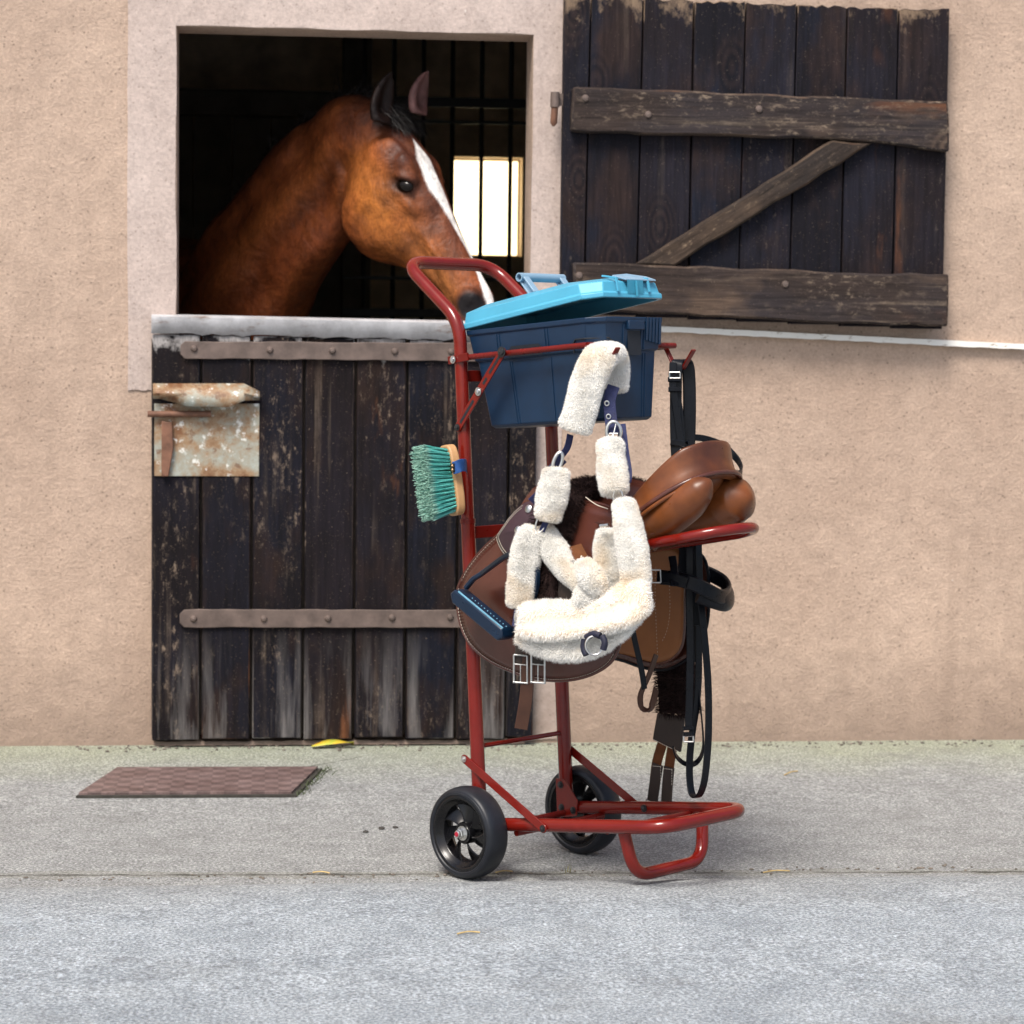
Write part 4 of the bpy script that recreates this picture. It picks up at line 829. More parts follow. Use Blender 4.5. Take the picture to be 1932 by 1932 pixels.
# ------------------------------------------------------------------ fleece head collar hung on the near hook
hl = Thing('fleece_headcollar', 'cream fleece-covered navy head collar hanging from the near hook', 'head collar', V((1130, 690), -.36), 'T')
def HV(q, e=0): return V(q, float(np.interp(q[1], [650, 800, 1000, 1250], [-.365, -.385, -.455, -.475]))+(1130-q[0])*np.interp(q[1], [700, 1000], [.0001, .00075])+e)
def sleeve(name, P, hw, dp=.75, n=30000, seed=0, ln=.009, e=0, flat=1.0, parent=None, label=None):
    pts = []
    for p in P: pts.append(HV(p[:2], (p[2] if len(p) > 2 else 0)+e))
    C = catmull(pts, 8); m = len(C); k = np.linspace(0, 1, len(hw)); t = np.linspace(0, 1, m); W = np.interp(t, k, hw)*.90*(D0-.42)/FPX; ln *= .72
    endf = np.minimum(1, np.sqrt(np.clip(np.minimum(t, 1-t)*m/2.2+.45, 0, 1))); W = W*endf
    lump = 1+.03*np.sin(t*9+seed)+.015*np.sin(t*23+seed*2)
    mb = MB(); sweep(mb, C, [(np.sign(cos(a))*abs(cos(a))**.8, np.sign(sin(a))*abs(sin(a))**.8) for a in np.linspace(0, 2*pi, 29)[:-1]], side=VRT, scale=np.stack([W*lump, W*dp*lump], 1))
    v0, f0 = mb.arr(), list(mb.f); area = max(.004, np.sum(np.linalg.norm(np.diff(C, axis=0), axis=1))*float(np.mean(W))*5)
    fv, ff = fur(v0, f0, int(min(n, area*1.1e6)), ln, .00062, seed, (0, 0, -.12), .55); mb.add(fv, ff)
    return hl.part(name, mb, M['fleece'], ang=70, label=label)
cr = sleeve('crown_sleeve', [(1082, 812, -.02), (1096, 770, -.025), (1112, 715, -.028), (1130, 676, -.028), (1149, 666, .012), (1161, 685, .05), (1164, 712, .056), (1164, 737, .056)], [33, 33, 34, 36, 33, 26, 23, 22], .62, seed=1, ln=.007)
s1 = sleeve('cheek_sleeve', [(1152, 832), (1153, 865), (1156, 900), (1160, 930)], [25, 27, 28, 26], .8, seed=2, ln=.009)
s2 = sleeve('cheek_sleeve', [(1050, 886), (1046, 915), (1040, 945), (1033, 980)], [25, 29, 29, 25], .8, seed=3, ln=.009)
s3 = sleeve('cheek_sleeve', [(1176, 946), (1184, 985), (1192, 1035), (1199, 1080), (1200, 1120)], [22, 26, 29, 30, 26], .8, seed=4, ln=.008)
s4 = sleeve('cheek_sleeve', [(1008, 998), (996, 1030), (988, 1070), (983, 1110), (978, 1145)], [24, 28, 29, 28, 22], .8, seed=5, ln=.009)
s5 = sleeve('throat_sleeve', [(1022, 998, .025), (1042, 1032, .03), (1068, 1068, .035), (1098, 1095, .03), (1120, 1118, .02)], [20, 26, 28, 27, 22], .8, seed=6, ln=.008)
s6 = sleeve('throat_sleeve', [(1146, 1000, .04), (1145, 1035, .045), (1148, 1075, .045), (1142, 1105, .04), (1124, 1135, .03)], [18, 25, 28, 27, 24], .75, seed=7, ln=.008)
s7 = sleeve('throat_sleeve', [(1100, 1062, -.02), (1108, 1078, -.035), (1120, 1096, -.035), (1130, 1114, -.02)], [15, 22, 23, 18], .9, seed=8, ln=.009)
s8 = sleeve('throat_sleeve', [(1114, 1108, -.01), (1111, 1128, -.022), (1108, 1152, -.01)], [24, 30, 26], .7, seed=9, ln=.009)
# nose band: a broad folded pad, with a softer second layer hanging below it
def band(name, top, bot, e, th, seed, ln):
    n = 36; T = catmull([HV(q, e) for q in top], 8); Bt = catmull([HV(q, e) for q in bot], 8)
    f = lambda P: np.stack([np.interp(np.linspace(0, 1, n), np.linspace(0, 1, len(P)), P[:, k]) for k in range(3)], 1)
    T, Bt = f(T), f(Bt); G = []
    for k in range(n):
        c = (T[k]+Bt[k])/2; h = (T[k]-Bt[k])/2; ee = min(1, sqrt(min(k, n-1-k)/2.5+.05)); row = []
        for a in np.linspace(0, 2*pi, 29)[:-1]:
            cr_ = 1-.22*math.exp(-((sin(a))*3)**2)*(cos(a) > 0)
            row.append(c+h*np.sign(sin(a))*abs(sin(a))**.75*(.75+.25*ee)-VFW*th*cos(a)*ee*cr_*(1+.10*sin(k*.7+seed)))
        G.append(row)
    mb = MB(); sv = np.array(G); m = 28; F = []
    for i in range(n-1):
        for j in range(m): F.append((i*m+j, (i+1)*m+j, (i+1)*m+(j+1) % m, i*m+(j+1) % m))
    F += [tuple(range(m)), tuple((n-1)*m+k for k in reversed(range(m)))]
    mb.add(sv.reshape(-1, 3), F); v0 = mb.arr(); q = sv.reshape(-1, 3)
    # make sure the fur points outwards
    ctr = sv.mean(1); fl = [tuple(reversed(f)) for f in F] if np.dot(np.cross(sv[5, 1]-sv[5, 0], sv[6, 0]-sv[5, 0]), sv[5, 0]-ctr[5]) > 0 else F
    mb.f = list(fl); o_ = hl.part(name, mb, M['pad'] if seed == 11 else M['fleece'], ang=70)
    def keep(p):
        if seed != 11: return np.ones(len(p), bool)
        d_ = np.sum((p[:, None, :]-ctr[None])**2, 2); k_ = np.argmin(d_, 1); H_ = (T-Bt)[k_]/2; hn = np.sum((p-ctr[k_])*H_, 1)/np.sum(H_*H_, 1); fr = -np.sum((p-ctr[k_])*VFW, 1)/th
        g_ = np.exp(-((hn+.15+.1*np.sin(k_*.5))/.55)**4)*(fr > .3)*(k_ > 3)*(k_ < n-3); return np.random.default_rng(3).random(len(p)) > .965*g_
    fv, ff = fur(v0, fl[:-2], 26000, ln, .0006, seed, (0, 0, -.15), .5, keep); pm_ = MB(); pm_.add(fv, ff); hl.part('pile', pm_, M['fleece'], parent=o_, ang=70); return o_
b2_ = band('noseband_layer', [(980, 1190), (1040, 1198), (1100, 1195), (1170, 1165), (1218, 1125)], [(976, 1212), (1025, 1236), (1085, 1244), (1150, 1222), (1205, 1172)], .005, .020, 12, .010)
b1_ = band('noseband_pad', [(978, 1143), (1030, 1135), (1090, 1134), (1140, 1124), (1178, 1098), (1222, 1098)], [(974, 1200), (1030, 1208), (1085, 1203), (1140, 1196), (1190, 1180), (1230, 1150)], -.022, .026, 11, .008)
def hstrap(name, P, w, mat='navy', th=.002, side=None, par=None, e=0):
    mb = MB(); strap(mb, [HV(p[:2], (p[2] if len(p) > 2 else 0)+e) for p in P], w, th, VRT if side is None else side, 6); return hl.part(name, mb, M[mat], parent=par)
ws = hstrap('webbing_strap', [(1158, 728), (1150, 755), (1152, 785), (1156, 818)], .025)
for q in ((1145, 761), (1148, 786)):
    mb = MB(); sweep(mb, [HV(q, -.004)+VRT*.0042*cos(a)+A3(0, 0, 1)*.0046*sin(a) for a in np.linspace(0, 2*pi, 17)[:-1]], circ(.0016, 8), closed=True); hl.part('eyelet', mb, M['steel'], parent=ws)
hstrap('webbing_strap', [(1076, 820), (1070, 845), (1054, 868), (1040, 895)], .016, side=VRT*.6+VFW*.4)
hstrap('webbing_strap', [(1062, 865, .012), (1044, 885, .014), (1025, 925, .03), (1004, 948, .03)], .022)
hstrap('webbing_strap', [(1172, 800, .012), (1178, 850, .02), (1184, 890, .02), (1182, 910, .02)], .018)
hstrap('webbing_strap', [(1030, 985), (1022, 1002)], .012)
def loopring(name, c, w, h, r, e=0, mat='steel', tilt=0, par=None):
    mb = MB(); X = VRT*cos(tilt)+A3(0, 0, 1)*sin(tilt); Y = A3(0, 0, 1)*cos(tilt)-VRT*sin(tilt)
    sweep(mb, [HV(c, e)+X*w*cos(a)+Y*h*sin(a) for a in np.linspace(0, 2*pi, 29)[:-1]], circ(r, 8), closed=True); return hl.part(name, mb, M[mat], parent=par)
bk = loopring('buckle', (1158, 815), .0145, .021, .0034, -.008)
mb = MB(); rod(mb, HV((1150, 818), -.010), HV((1166, 818), -.010), .0018); rod(mb, HV((1158, 818), -.011), HV((1162, 800), -.013), .0016); rod(mb, HV((1158, 818), -.011), HV((1152, 830), -.013), .0016); hl.part('buckle_tongue', mb, M['steel'], parent=bk)
bk = loopring('buckle', (1052, 872), .008, .021, .0036, -.006, tilt=-.35)
loopring('wire_ring', (1166, 938), .0095, .016, .0018, -.004)
loopring('wire_ring', (1020, 988), .009, .019, .0018, -.004, tilt=-.35)
mb = MB(); rod(mb, HV((1132, 992), .0), HV((1148, 990), .0), .003); hl.part('wire_ring', mb, M['steel'])
hstrap('side_strap', [(977, 1140, -.006), (975, 1160, -.012), (972, 1182, -.016)], .013)
loopring('buckle', (977, 1166), .006, .012, .0022, -.030)
rg = loopring('lead_ring', (1121, 1218), .0165, .0185, .0022, -.046)
for P in ([(1103, 1206), (1101, 1222), (1106, 1236)], [(1106, 1203), (1120, 1196), (1133, 1200)], [(1136, 1200), (1141, 1212), (1138, 1226)]):
    mb = MB(); tube(mb, catmull([HV(p, -.046) for p in P], 5), .0066, 10); hl.part('ring_wrap', mb, M['navyd'], parent=rg)

# ------------------------------------------------------------------ black bridle on the far hook
bd = Thing('bridle', 'black leather bridle with reins hanging from the far hook', 'bridle', V((1283, 697), -.19), 'T')
def BV(p): return V(p[:2], p[2])
def bs(name, P, w, th=.004, mat='black', side=None, par=None, n=7):
    mb = MB(); strap(mb, [BV(p) for p in P], w, th, VRT if side is None else side, n); return bd.part(name, mb, M[mat], parent=par)
d = -.20
h1 = bs('headpiece', [(1286, 700, d+.03), (1283, 686, d), (1279, 682, d-.014), (1276, 700, d-.02), (1275, 770, d-.02), (1276, 838, d-.02), (1278, 868, d-.02)], .0245, .006)
h2 = bs('headpiece', [(1284, 684, d-.012), (1292, 683, d+.0), (1299, 700, d+.006), (1301, 770, d+.004), (1299, 855, d+.004)], .027, .008)
bs('cheek_strap', [(1270, 684, d-.024), (1269, 710, d-.027), (1270, 735, d-.027), (1277, 780, d-.026), (1287, 850, d-.026)], .015, .004, par=h1)
bs('cheek_strap', [(1289, 830, d-.02), (1284, 770, d-.02), (1276, 736, d-.024)], .009, .003, par=h1)
bs('cheek_strap', [(1273, 845, d-.026), (1275, 860, d-.026), (1278, 880, d-.024)], .018, .003, par=h1)
for q in ((1273, 716), (1274, 735)): bs('keeper', [(q[0]-13, q[1], d-.030), (q[0]+11, q[1], d-.030)], .010, .006, side=(0, 0, 1), par=h1, n=0)
bs('keeper', [(1265, 834, d-.028), (1292, 838, d-.028)], .014, .007, side=(0, 0, 1), par=h1, n=0)
def bbuck(c, w, h, par=None):
    mb = MB(); c = BV(c); z = A3(0, 0, 1); p = [c+VRT*w*a+z*h*b for a, b in ((-1, -1), (1, -1), (1, 1), (-1, 1))]
    for i in range(4): rod(mb, p[i], p[(i+1) % 4], .0019, 8)
    return bd.part('buckle', mb, M['steel'], parent=par)
bbuck((1273, 708, d-.032), .011, .006, h1); bbuck((1290, 854, d-.03), .007, .006, h1); bbuck((1278, 876, d-.03), .010, .004, h1)
bs('browband', [(1296, 838, d+.0), (1306, 826, d+.02), (1335, 829, d+.05), (1366, 842, d+.07), (1390, 866, d+.06), (1399, 884, d+.03), (1393, 894, d-.005), (1372, 887, d-.03), (1350, 880, d-.03)], .014, .005, side=(0.0, 0.2, 1))
c1 = -.235
r1 = bs('cheek_strap', [(1299, 985, c1+.02), (1301, 1040, c1), (1301, 1120, c1), (1302, 1220, c1), (1301, 1310, c1), (1299, 1375, c1)], .0155, .004)
for y in (1374, 1385): bs('keeper', [(1289, y, c1-.002), (1308, y, c1-.002)], .008, .010, side=(0, 0, 1), par=r1, n=0)
bbuck((1299, 1394, c1-.002), .010, .006, r1)
bs('cheek_strap', [(1288, 985, c1+.06), (1290, 1040, c1+.06), (1286, 1090, c1+.05)], .020, .004)
bs('cheek_strap', [(1310, 985, c1+.06), (1312, 1100, c1+.06), (1314, 1180, c1+.06), (1309, 1250, c1+.05)], .020, .004)
rs = VRT*.80+VFW*.6
bs('rein', [(1316, 985, c1+.02), (1318, 1040, c1), (1321, 1120, c1), (1330, 1210, c1), (1336, 1290, c1), (1337, 1370, c1), (1334, 1430, c1), (1328, 1478, c1), (1318, 1502, c1+.012), (1307, 1500, c1+.03), (1302, 1478, c1+.04), (1301, 1440, c1+.045), (1305, 1390, c1+.05), (1314, 1330, c1+.05), (1318, 1270, c1+.05), (1318, 1180, c1+.05)], .0185, .0035, side=rs, n=8)
bs('rein', [(1318, 1300, c1+.055), (1326, 1380, c1+.055), (1325, 1420, c1+.06), (1312, 1440, c1+.06), (1293, 1441, c1+.055), (1277, 1428, c1+.05), (1270, 1410, c1+.04)], .012, .0035, side=A3(0, 0, .8)+VFW*.6)
nb = bs('noseband', [(1246, 1089, -.29), (1275, 1092, -.30), (1305, 1100, -.31), (1335, 1114, -.30), (1362, 1126, -.265), (1376, 1118, -.215), (1370, 1102, -.17), (1345, 1086, -.145), (1318, 1076, -.14), (1300, 1072, -.15)], .030, .009, side=(0, 0, 1))
mb = MB(); bp_ = catmull([BV((q[0], q[1]+7, q[2])) for q in ((1318, 1112, -.288), (1345, 1122, -.275), (1368, 1128, -.245), (1378, 1120, -.20), (1368, 1104, -.155))], 7); sweep(mb, bp_, [(.021*cos(a), .009*sin(a)) for a in np.linspace(0, 2*pi, 19)[:-1]], side=(0, 0, 1)); bd.part('padding', mb, M['black'], parent=nb)
bs('noseband_strap', [(1240, 1088, -.305), (1268, 1091, -.318), (1296, 1100, -.325)], .022, .004, side=(0, 0, 1), par=nb)
mb = MB(); c = BV((1236, 1087, -.31)); zz = A3(0, 0, 1); p = [c+VRT*.011*a+zz*.013*b for a, b in ((-1, -1), (1, -1), (1, 1), (-1, 1))]
for i in range(4): rod(mb, p[i], p[(i+1) % 4], .0016, 8)
bd.part('buckle', mb, M['steel'], parent=nb)
bs('keeper', [(1268, 1050, -.29), (1272, 1075, -.305), (1272, 1105, -.325)], .016, .005, par=nb)

# ------------------------------------------------------------------ the bay horse looking out over the half door
hb, hpsi = radians(58.5), radians(34)
E1 = A3(cos(hb)*cos(hpsi), -cos(hb)*sin(hpsi), -sin(hb)); E3 = A3(sin(hb)*cos(hpsi), -sin(hb)*sin(hpsi), cos(hb)); E2 = A3(-sin(hpsi), -cos(hpsi), 0)
POLL = WALL((748, 222), .20)
HS = 1.03
def hp_(s, c, l=0): return POLL+(E1*s+E3*c+E2*l)*HS
horse = MB()
st_s = [-.02, .03, .08, .14, .20, .25, .30, .36, .42, .48, .53, .575, .605, .625, .638]
st_d = [-.02, .008, .020, .028, .026, .020, .014, .008, .004, .002, .004, .002, -.008, -.024, -.045]
st_v = [-.12, -.17, -.222, -.262, -.282, -.286, -.258, -.19, -.140, -.118, -.112, -.118, -.122, -.115, -.085]
st_w = [.045, .066, .086, .102, .106, .094, .080, .066, .057, .052, .054, .057, .056, .047, .022]
ss = np.linspace(-.02, .638, 46); ip = lambda y: np.interp(ss, st_s, y)
dd_, vv_, ww_ = ip(st_d), ip(st_v), ip(st_w)
sm = lambda a: np.convolve(np.pad(a, 1, 'edge'), [.25, .5, .25], 'valid')
for _ in range(2): dd_, vv_, ww_ = sm(dd_), sm(vv_), sm(ww_)
G = []
for s, d_, v_, w_ in zip(ss, dd_, vv_, ww_):
    row = []; c0 = (d_+v_)/2; hh = (d_-v_)/2
    for a in np.linspace(0, 2*pi, 41)[:-1]:
        up_ = sin(a); lat = cos(a)
        wid = w_*(1-.18*np.clip(-up_, 0, 1)**1.0-.16*np.clip(up_, 0, 1))
        row.append(hp_(s, c0+hh*np.sign(up_)*abs(up_)**.82, wid*np.sign(lat)*abs(lat)**.80))
    G.append(row)
def closed_loft(mb, G):
    G = np.array(G); a, b = G.shape[:2]; f = []
    for i in range(a-1):
        for j in range(b): f.append((i*b+j, i*b+(j+1) % b, (i+1)*b+(j+1) % b, (i+1)*b+j))
    f += [tuple(range(b))[::-1], tuple((a-1)*b+k for k in range(b))]; mb.add(G.reshape(-1, 3), f)
closed_loft(horse, G)
HR = np.stack([E1, E3, E2], 1)
def hball(s, c, l, r, rot=0):
    R_ = np.stack([E1*cos(rot)+E3*sin(rot), E3*cos(rot)-E1*sin(rot), E2], 1); ball(horse, hp_(s, c, l), np.array(r)*HS, R=R_, nu=22, nv=14)
for q in (-1, 1):
    hball(.205, -.145, q*.055, (.112, .128, .042))          # cheek
    hball(.165, -.018, q*.067, (.070, .032, .034), -.15)     # brow above the eye
    hball(.235, -.060, q*.070, (.060, .020, .022), .25)     # below the eye
    hball(.33, -.062, q*.058, (.11, .012, .014), .10)       # facial crest
    hball(.555, -.045, q*.042, (.040, .038, .026), .35)     # nostril wing
    hball(.12, -.06, q*.066, (.08, .07, .034))               # temple
hball(.60, -.075, 0, (.038, .042, .044)); hball(.585, -.125, 0, (.045, .024, .036)); hball(.53, -.118, 0, (.05, .020, .030))
# neck, chest, barrel and legs
nk = [(hp_(.05, -.085), .115, .068), (hp_(-.03, -.125)+A3(-.02, .03, 0), .112, .072), (WALL((622, 314), .40), .174, .078), (WALL((568, 388), .48), .199, .092), (WALL((512, 468), .58), .208, .110), (WALL((455, 560), .68), .235, .14), (WALL((410, 660), .86), .29, .18)]
NP = catmull([k[0] for k in nk], 8); tt = np.linspace(0, 1, len(NP)); kk = np.linspace(0, 1, len(nk))
na = np.interp(tt, kk, [k[1] for k in nk]); nl = np.interp(tt, kk, [k[2] for k in nk])
tang = unit(np.gradient(NP, axis=0)); latv = unit(np.cross(tang, [0, 0, 1])); vert = np.cross(latv, tang)
CREST = NP+vert*na[:, None]*.97*np.sign(vert[:, 2:3])
def nkf(r, u):
    w_ = .10*sin(u*7+.5); e_ = min(1, u*4)
    return e_*(-.11*math.exp(-((r+.52+w_)/.15)**2)+.07*math.exp(-((r+.12+w_)/.22)**2)-.06*math.exp(-((r-.33+w_)/.13)**2)+.04*math.exp(-((r-.62+w_)/.14)**2)+.05*math.exp(-((r+.82)/.14)**2))
G = []
for P_, a_, b_, lv, vv2 in zip(NP, na, nl, latv, vert):
    G.append([P_+(lv*b_*np.sign(cos(t))*abs(cos(t))**.9+vv2*a_*sin(t))*(1+nkf(sin(t)*np.sign(vv2[2]), len(G)/len(NP))) for t in np.linspace(0, 2*pi, 65)[:-1]])
closed_loft(horse, G)
def fill(a, b, ra, rb, n=9):
    for t in np.linspace(0, 1, n): ball(horse, np.array(a)+(np.array(b)-np.array(a))*t, ra+(rb-ra)*t, nu=18, nv=12)
bc = WALL((400, 640), .98); bdir = unit(A3(-.52, .86, 0)); bc[2] = 1.12
for k, r in ((0, .27), (.2, .30), (.4, .32), (.6, .32), (.8, .32), (1.0, .31), (1.2, .30), (1.35, .24)): ball(horse, bc+bdir*k-A3(0, 0, .06*k), (r, r, r*1.1), nu=22, nv=14)
lat_ = A3(bdir[1], -bdir[0], 0)
for k, sg in ((.05, 1), (.05, -1), (1.2, 1), (1.2, -1)):
    b0 = bc+bdir*k+lat_*sg*.15; kn = A3(b0[0], b0[1], .48)+(bdir*.07 if k > 1 else -bdir*.02)
    fill(b0-A3(0, 0, .15), kn, .14, .058); fill(kn, A3(b0[0], b0[1], .12), .052, .036); fill(A3(b0[0], b0[1], .12), A3(b0[0], b0[1], .05)-bdir*.03, .045, .055, 4)
# ears
def ear(base, tip, face, w, name='ear'):
    base, tip = np.asarray(base), np.asarray(tip); t = unit(tip-base); f = unit(face-(face@t)*t); s_ = np.cross(t, f); G = []; L_ = np.linalg.norm(tip-base)
    for u in np.linspace(0, 1, 17):
        wd = w*np.interp(u, [0, .12, .35, .6, .8, .93, 1], [.85, .97, 1, .84, .55, .28, .03]); row = []
        for a in np.linspace(0, 2*pi, 25)[:-1]:
            dp = .55*wd*sin(a)-(.62*wd*max(0, sin(a))*max(0, 1-abs(cos(a))*.9)*min(1, u*5))
            row.append(base+t*L_*u+s_*(wd*cos(a))+f*(dp)+f*.012*sin(u*pi)*-1+s_*.008*u*u)
        G.append(row)
    return G
EP = [((720, 232), (737, 131), E1*.15+E2*.15+E3*.95, .044, -.06), ((790, 216), (806, 129), E3*.55-E2*.55-E1*.1+A3(0, -.7, 0), .042, -.02)]
EARS = []
for qb, qt, fc, w_, yo in EP:
    yb = POLL[1]-.02+yo; EARS.append((WALL(qb, yb), WALL(qt, yb-.01))); closed_loft(horse, ear(*EARS[-1], fc, w_))
raw = mesh_obj('raw', horse, M['dark'])
rm = raw.modifiers.new('r', 'REMESH'); rm.mode = 'VOXEL'; rm.voxel_size = .0055; rm.use_smooth_shade = True
sm_ = raw.modifiers.new('s', 'SMOOTH'); sm_.factor = .5; sm_.iterations = 7
dg = bpy.context.evaluated_depsgraph_get(); ev = raw.evaluated_get(dg); me = bpy.data.meshes.new_from_object(ev); bpy.data.objects.remove(raw)
nV = len(me.vertices); co = np.empty(nV*3); me.vertices.foreach_get('co', co); co = co.reshape(-1, 3); no = np.empty(nV*3); me.vertices.foreach_get('normal', no); no = no.reshape(-1, 3)
rel = (co-POLL)/HS; hs, hc, hL = rel@E1, rel@E3, rel@E2
g3 = lambda s0, c0, l0, rs, rc, rl: np.exp(-(((hs-s0)/rs)**2+((hc-c0)/rc)**2+((np.abs(hL)-l0)/rl)**2))
# hollows: eye socket, nostril, mouth line, under the crest of the face, salt cellar above the eye
disp = np.zeros(nV)
def gE(ou, ov, ru, rv):
    du, dv = ((hs-.205)+(hc+.032))/sqrt(2), (-(hs-.205)+(hc+.032))/sqrt(2)
    return np.exp(-((du-ou)/ru)**2-((dv-ov)/rv)**2-((np.abs(hL)-.10)/.05)**2)
disp -= .015*gE(0, 0, .026, .012)
disp += .007*gE(-.004, .021, .030, .009)+.004*gE(.0, -.021, .028, .008)
disp -= .004*gE(-.01, .040, .030, .012)
d2_ = np.sum((co[:, None, :]-NP[None, ::2, :])**2, 2); wn_ = np.exp(-(d2_-d2_.min(1, keepdims=True))/.004); wn_ /= wn_.sum(1, keepdims=True); nf = wn_@np.arange(0, len(NP), 2)
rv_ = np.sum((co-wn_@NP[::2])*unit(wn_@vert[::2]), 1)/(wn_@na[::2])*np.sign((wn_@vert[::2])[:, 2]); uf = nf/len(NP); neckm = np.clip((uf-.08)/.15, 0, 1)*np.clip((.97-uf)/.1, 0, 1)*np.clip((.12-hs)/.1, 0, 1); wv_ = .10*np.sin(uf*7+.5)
disp -= .024*g3(.578, -.040, .05, .022, .024, .03)
disp += .006*g3(.565, -.030, .05, .02, .02, .04)
disp -= .008*g3(.11, -.012, .075, .022, .018, .05)
disp -= .009*g3(.40, -.095, .06, .09, .014, .05)
mouth = np.exp(-((hc+.098+.10*(hs-.60))/.006)**2)*(hs > .52)*np.clip((hs-.52)/.02, 0, 1)*(np.abs(hL) < .2)
disp -= .006*mouth
veins = np.sin(hs*60+np.sin(hc*70)*2)*np.exp(-((hs-.36)/.08)**2-((hc+.06)/.05)**2)
disp += .0012*veins
co += no*disp[:, None]; me.vertices.foreach_set('co', co.ravel()); me.update()
# coat colours (linear): bay body, darker points, blaze, muzzle, plus painted light and shade
base = np.tile(A3(.150, .037, .011), (nV, 1))
def blend(m, c): 
    global base; m = np.clip(m, 0, 1)[:, None]; base = base*(1-m)+A3(*c)*m
n1 = np.sin(co@A3(23, 31, 17))*np.sin(co@A3(-29, 13, 37)); n2 = np.sin(co@A3(67, -51, 43))*np.sin(co@A3(33, 71, -59))
inhead = np.clip((hs+.02)/.06, 0, 1)*(hc > -.34)*(np.abs(hL) < .2)
blend(inhead*.9*np.exp(-((hs-.20)/.17)**2-((hc+.13)/.085)**2), (.33, .110, .021))
blend(inhead*.75*np.exp(-((hs-.47)/.13)**2-((hc+.085)/.05)**2), (.31, .115, .033))
blend(inhead*.85*np.exp(-((hs-.10)/.12)**2-((hc-.01)/.055)**2), (.048, .017, .013))
blend(inhead*.65*np.exp(-((hs-.34)/.16)**2-((hc-.01)/.05)**2), (.068, .028, .021))
dcrest = np.min(np.linalg.norm(co[:, None, :]-CREST[None, ::3, :], axis=2), axis=1) if nV < 400000 else np.ones(nV)
blend((1-inhead)*np.exp(-(dcrest/.075)**2)*.95, (.022, .010, .007))
dl = np.clip((co[:, 1]-.74)/.35, 0, 1); blend((1-inhead)*dl*.7, (.060, .017, .008))  # stable's shade painted in: coat darkens with depth behind the door
blend((co[:, 2] < .85)*1.0, (.012, .009, .008))
blend((.3*n1+.2*n2).clip(0, 1), (.21, .060, .016)); blend((-.3*n1-.25*n2).clip(0, 1), (.055, .016, .007))
for b_, t_ in EARS:
    ax = unit(t_-b_); u = (co-b_)@ax; rr_ = np.linalg.norm((co-b_)-u[:, None]*ax, axis=1); L_ = np.linalg.norm(t_-b_)
    far = b_ is EARS[1][0]; m = np.clip((u+.03)/.03, 0, 1)*(rr_ < .06)*(u < L_+.02)*np.clip(2.2-rr_/.045, 0, 1)
    blend(m*(.95 if not far else .8), (.003, .0025, .0025) if not far else (.12, .066, .066))
blend(np.exp(-((hs-.575)/.035)**2-((hc+.05)/.05)**2)*(np.abs(hL) > .02)*.35, (.07, .035, .025))
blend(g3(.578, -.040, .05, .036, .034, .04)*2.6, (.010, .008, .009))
blend(mouth*.8*(hs > .5), (.04, .02, .015)); blend(np.clip((hs-.615)/.02, 0, 1)*np.clip((-.02-hc)/.03, 0, 1)*.8, (.05, .03, .028))
blend(neckm*.45*np.exp(-((rv_+.52+wv_)/.16)**2), (.07, .021, .009)); blend(neckm*.55*np.exp(-((rv_+.15+wv_)/.25)**2), (.235, .067, .016))  # neck relief painted in: shade along the groove, light along the muscle
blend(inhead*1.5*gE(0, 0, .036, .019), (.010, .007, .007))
blw = np.interp(hs, [.06, .10, .15, .24, .33, .42, .50, .57, .62], [-.01, .003, .023, .021, .009, .006, .014, .023, .010])*(1+.12*n2)
blend((1-np.clip((np.abs(hL-np.interp(hs, [.06, .12, .2, .33, .45, .6], [.006, .016, .022, .006, -.012, .002]))-blw)/.006, 0, 1))*(hc > -.045)*(hs > .065)*(hs < .66), (.80, .77, .74))
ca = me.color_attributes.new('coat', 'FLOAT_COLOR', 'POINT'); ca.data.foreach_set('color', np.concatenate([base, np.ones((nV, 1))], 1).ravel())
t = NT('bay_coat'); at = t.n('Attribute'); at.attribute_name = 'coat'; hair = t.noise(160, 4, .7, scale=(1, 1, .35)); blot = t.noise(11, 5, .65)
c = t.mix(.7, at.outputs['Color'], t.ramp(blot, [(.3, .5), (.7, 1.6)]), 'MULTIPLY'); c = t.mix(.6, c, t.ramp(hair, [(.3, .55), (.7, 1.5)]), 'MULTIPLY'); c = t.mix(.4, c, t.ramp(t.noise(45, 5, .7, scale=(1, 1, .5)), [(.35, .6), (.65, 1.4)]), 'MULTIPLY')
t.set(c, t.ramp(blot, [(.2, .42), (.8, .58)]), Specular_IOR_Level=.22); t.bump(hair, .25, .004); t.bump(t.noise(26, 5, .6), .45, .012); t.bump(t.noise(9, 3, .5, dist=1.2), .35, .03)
HB = WALL((470, 590), .9); HB[2] = 0
hs_ = Thing('horse', 'bay horse with a white blaze looking out over the half door', 'horse', HB)
me.name = 'body'; co -= HB; me.vertices.foreach_set('co', co.ravel()); me.materials.clear(); me.materials.append(t.m); me.update()
me.polygons.foreach_set('use_smooth', [True]*len(me.polygons))
ob = bpy.data.objects.new('body', me); COL.objects.link(ob); ob.parent = hs_.o
for q in (1, -1):
    mb = MB(); ball(mb, hp_(.205, -.032, q*.0855), np.array((.026, .0175, .014))*HS, R=np.stack([unit(E1+E3), unit(E3-E1), E2], 1), nu=28, nv=18); hs_.part('eye', mb, plain('dark_eye', (.006, .004, .003), .1, .1, Specular_IOR_Level=.22), label=None)
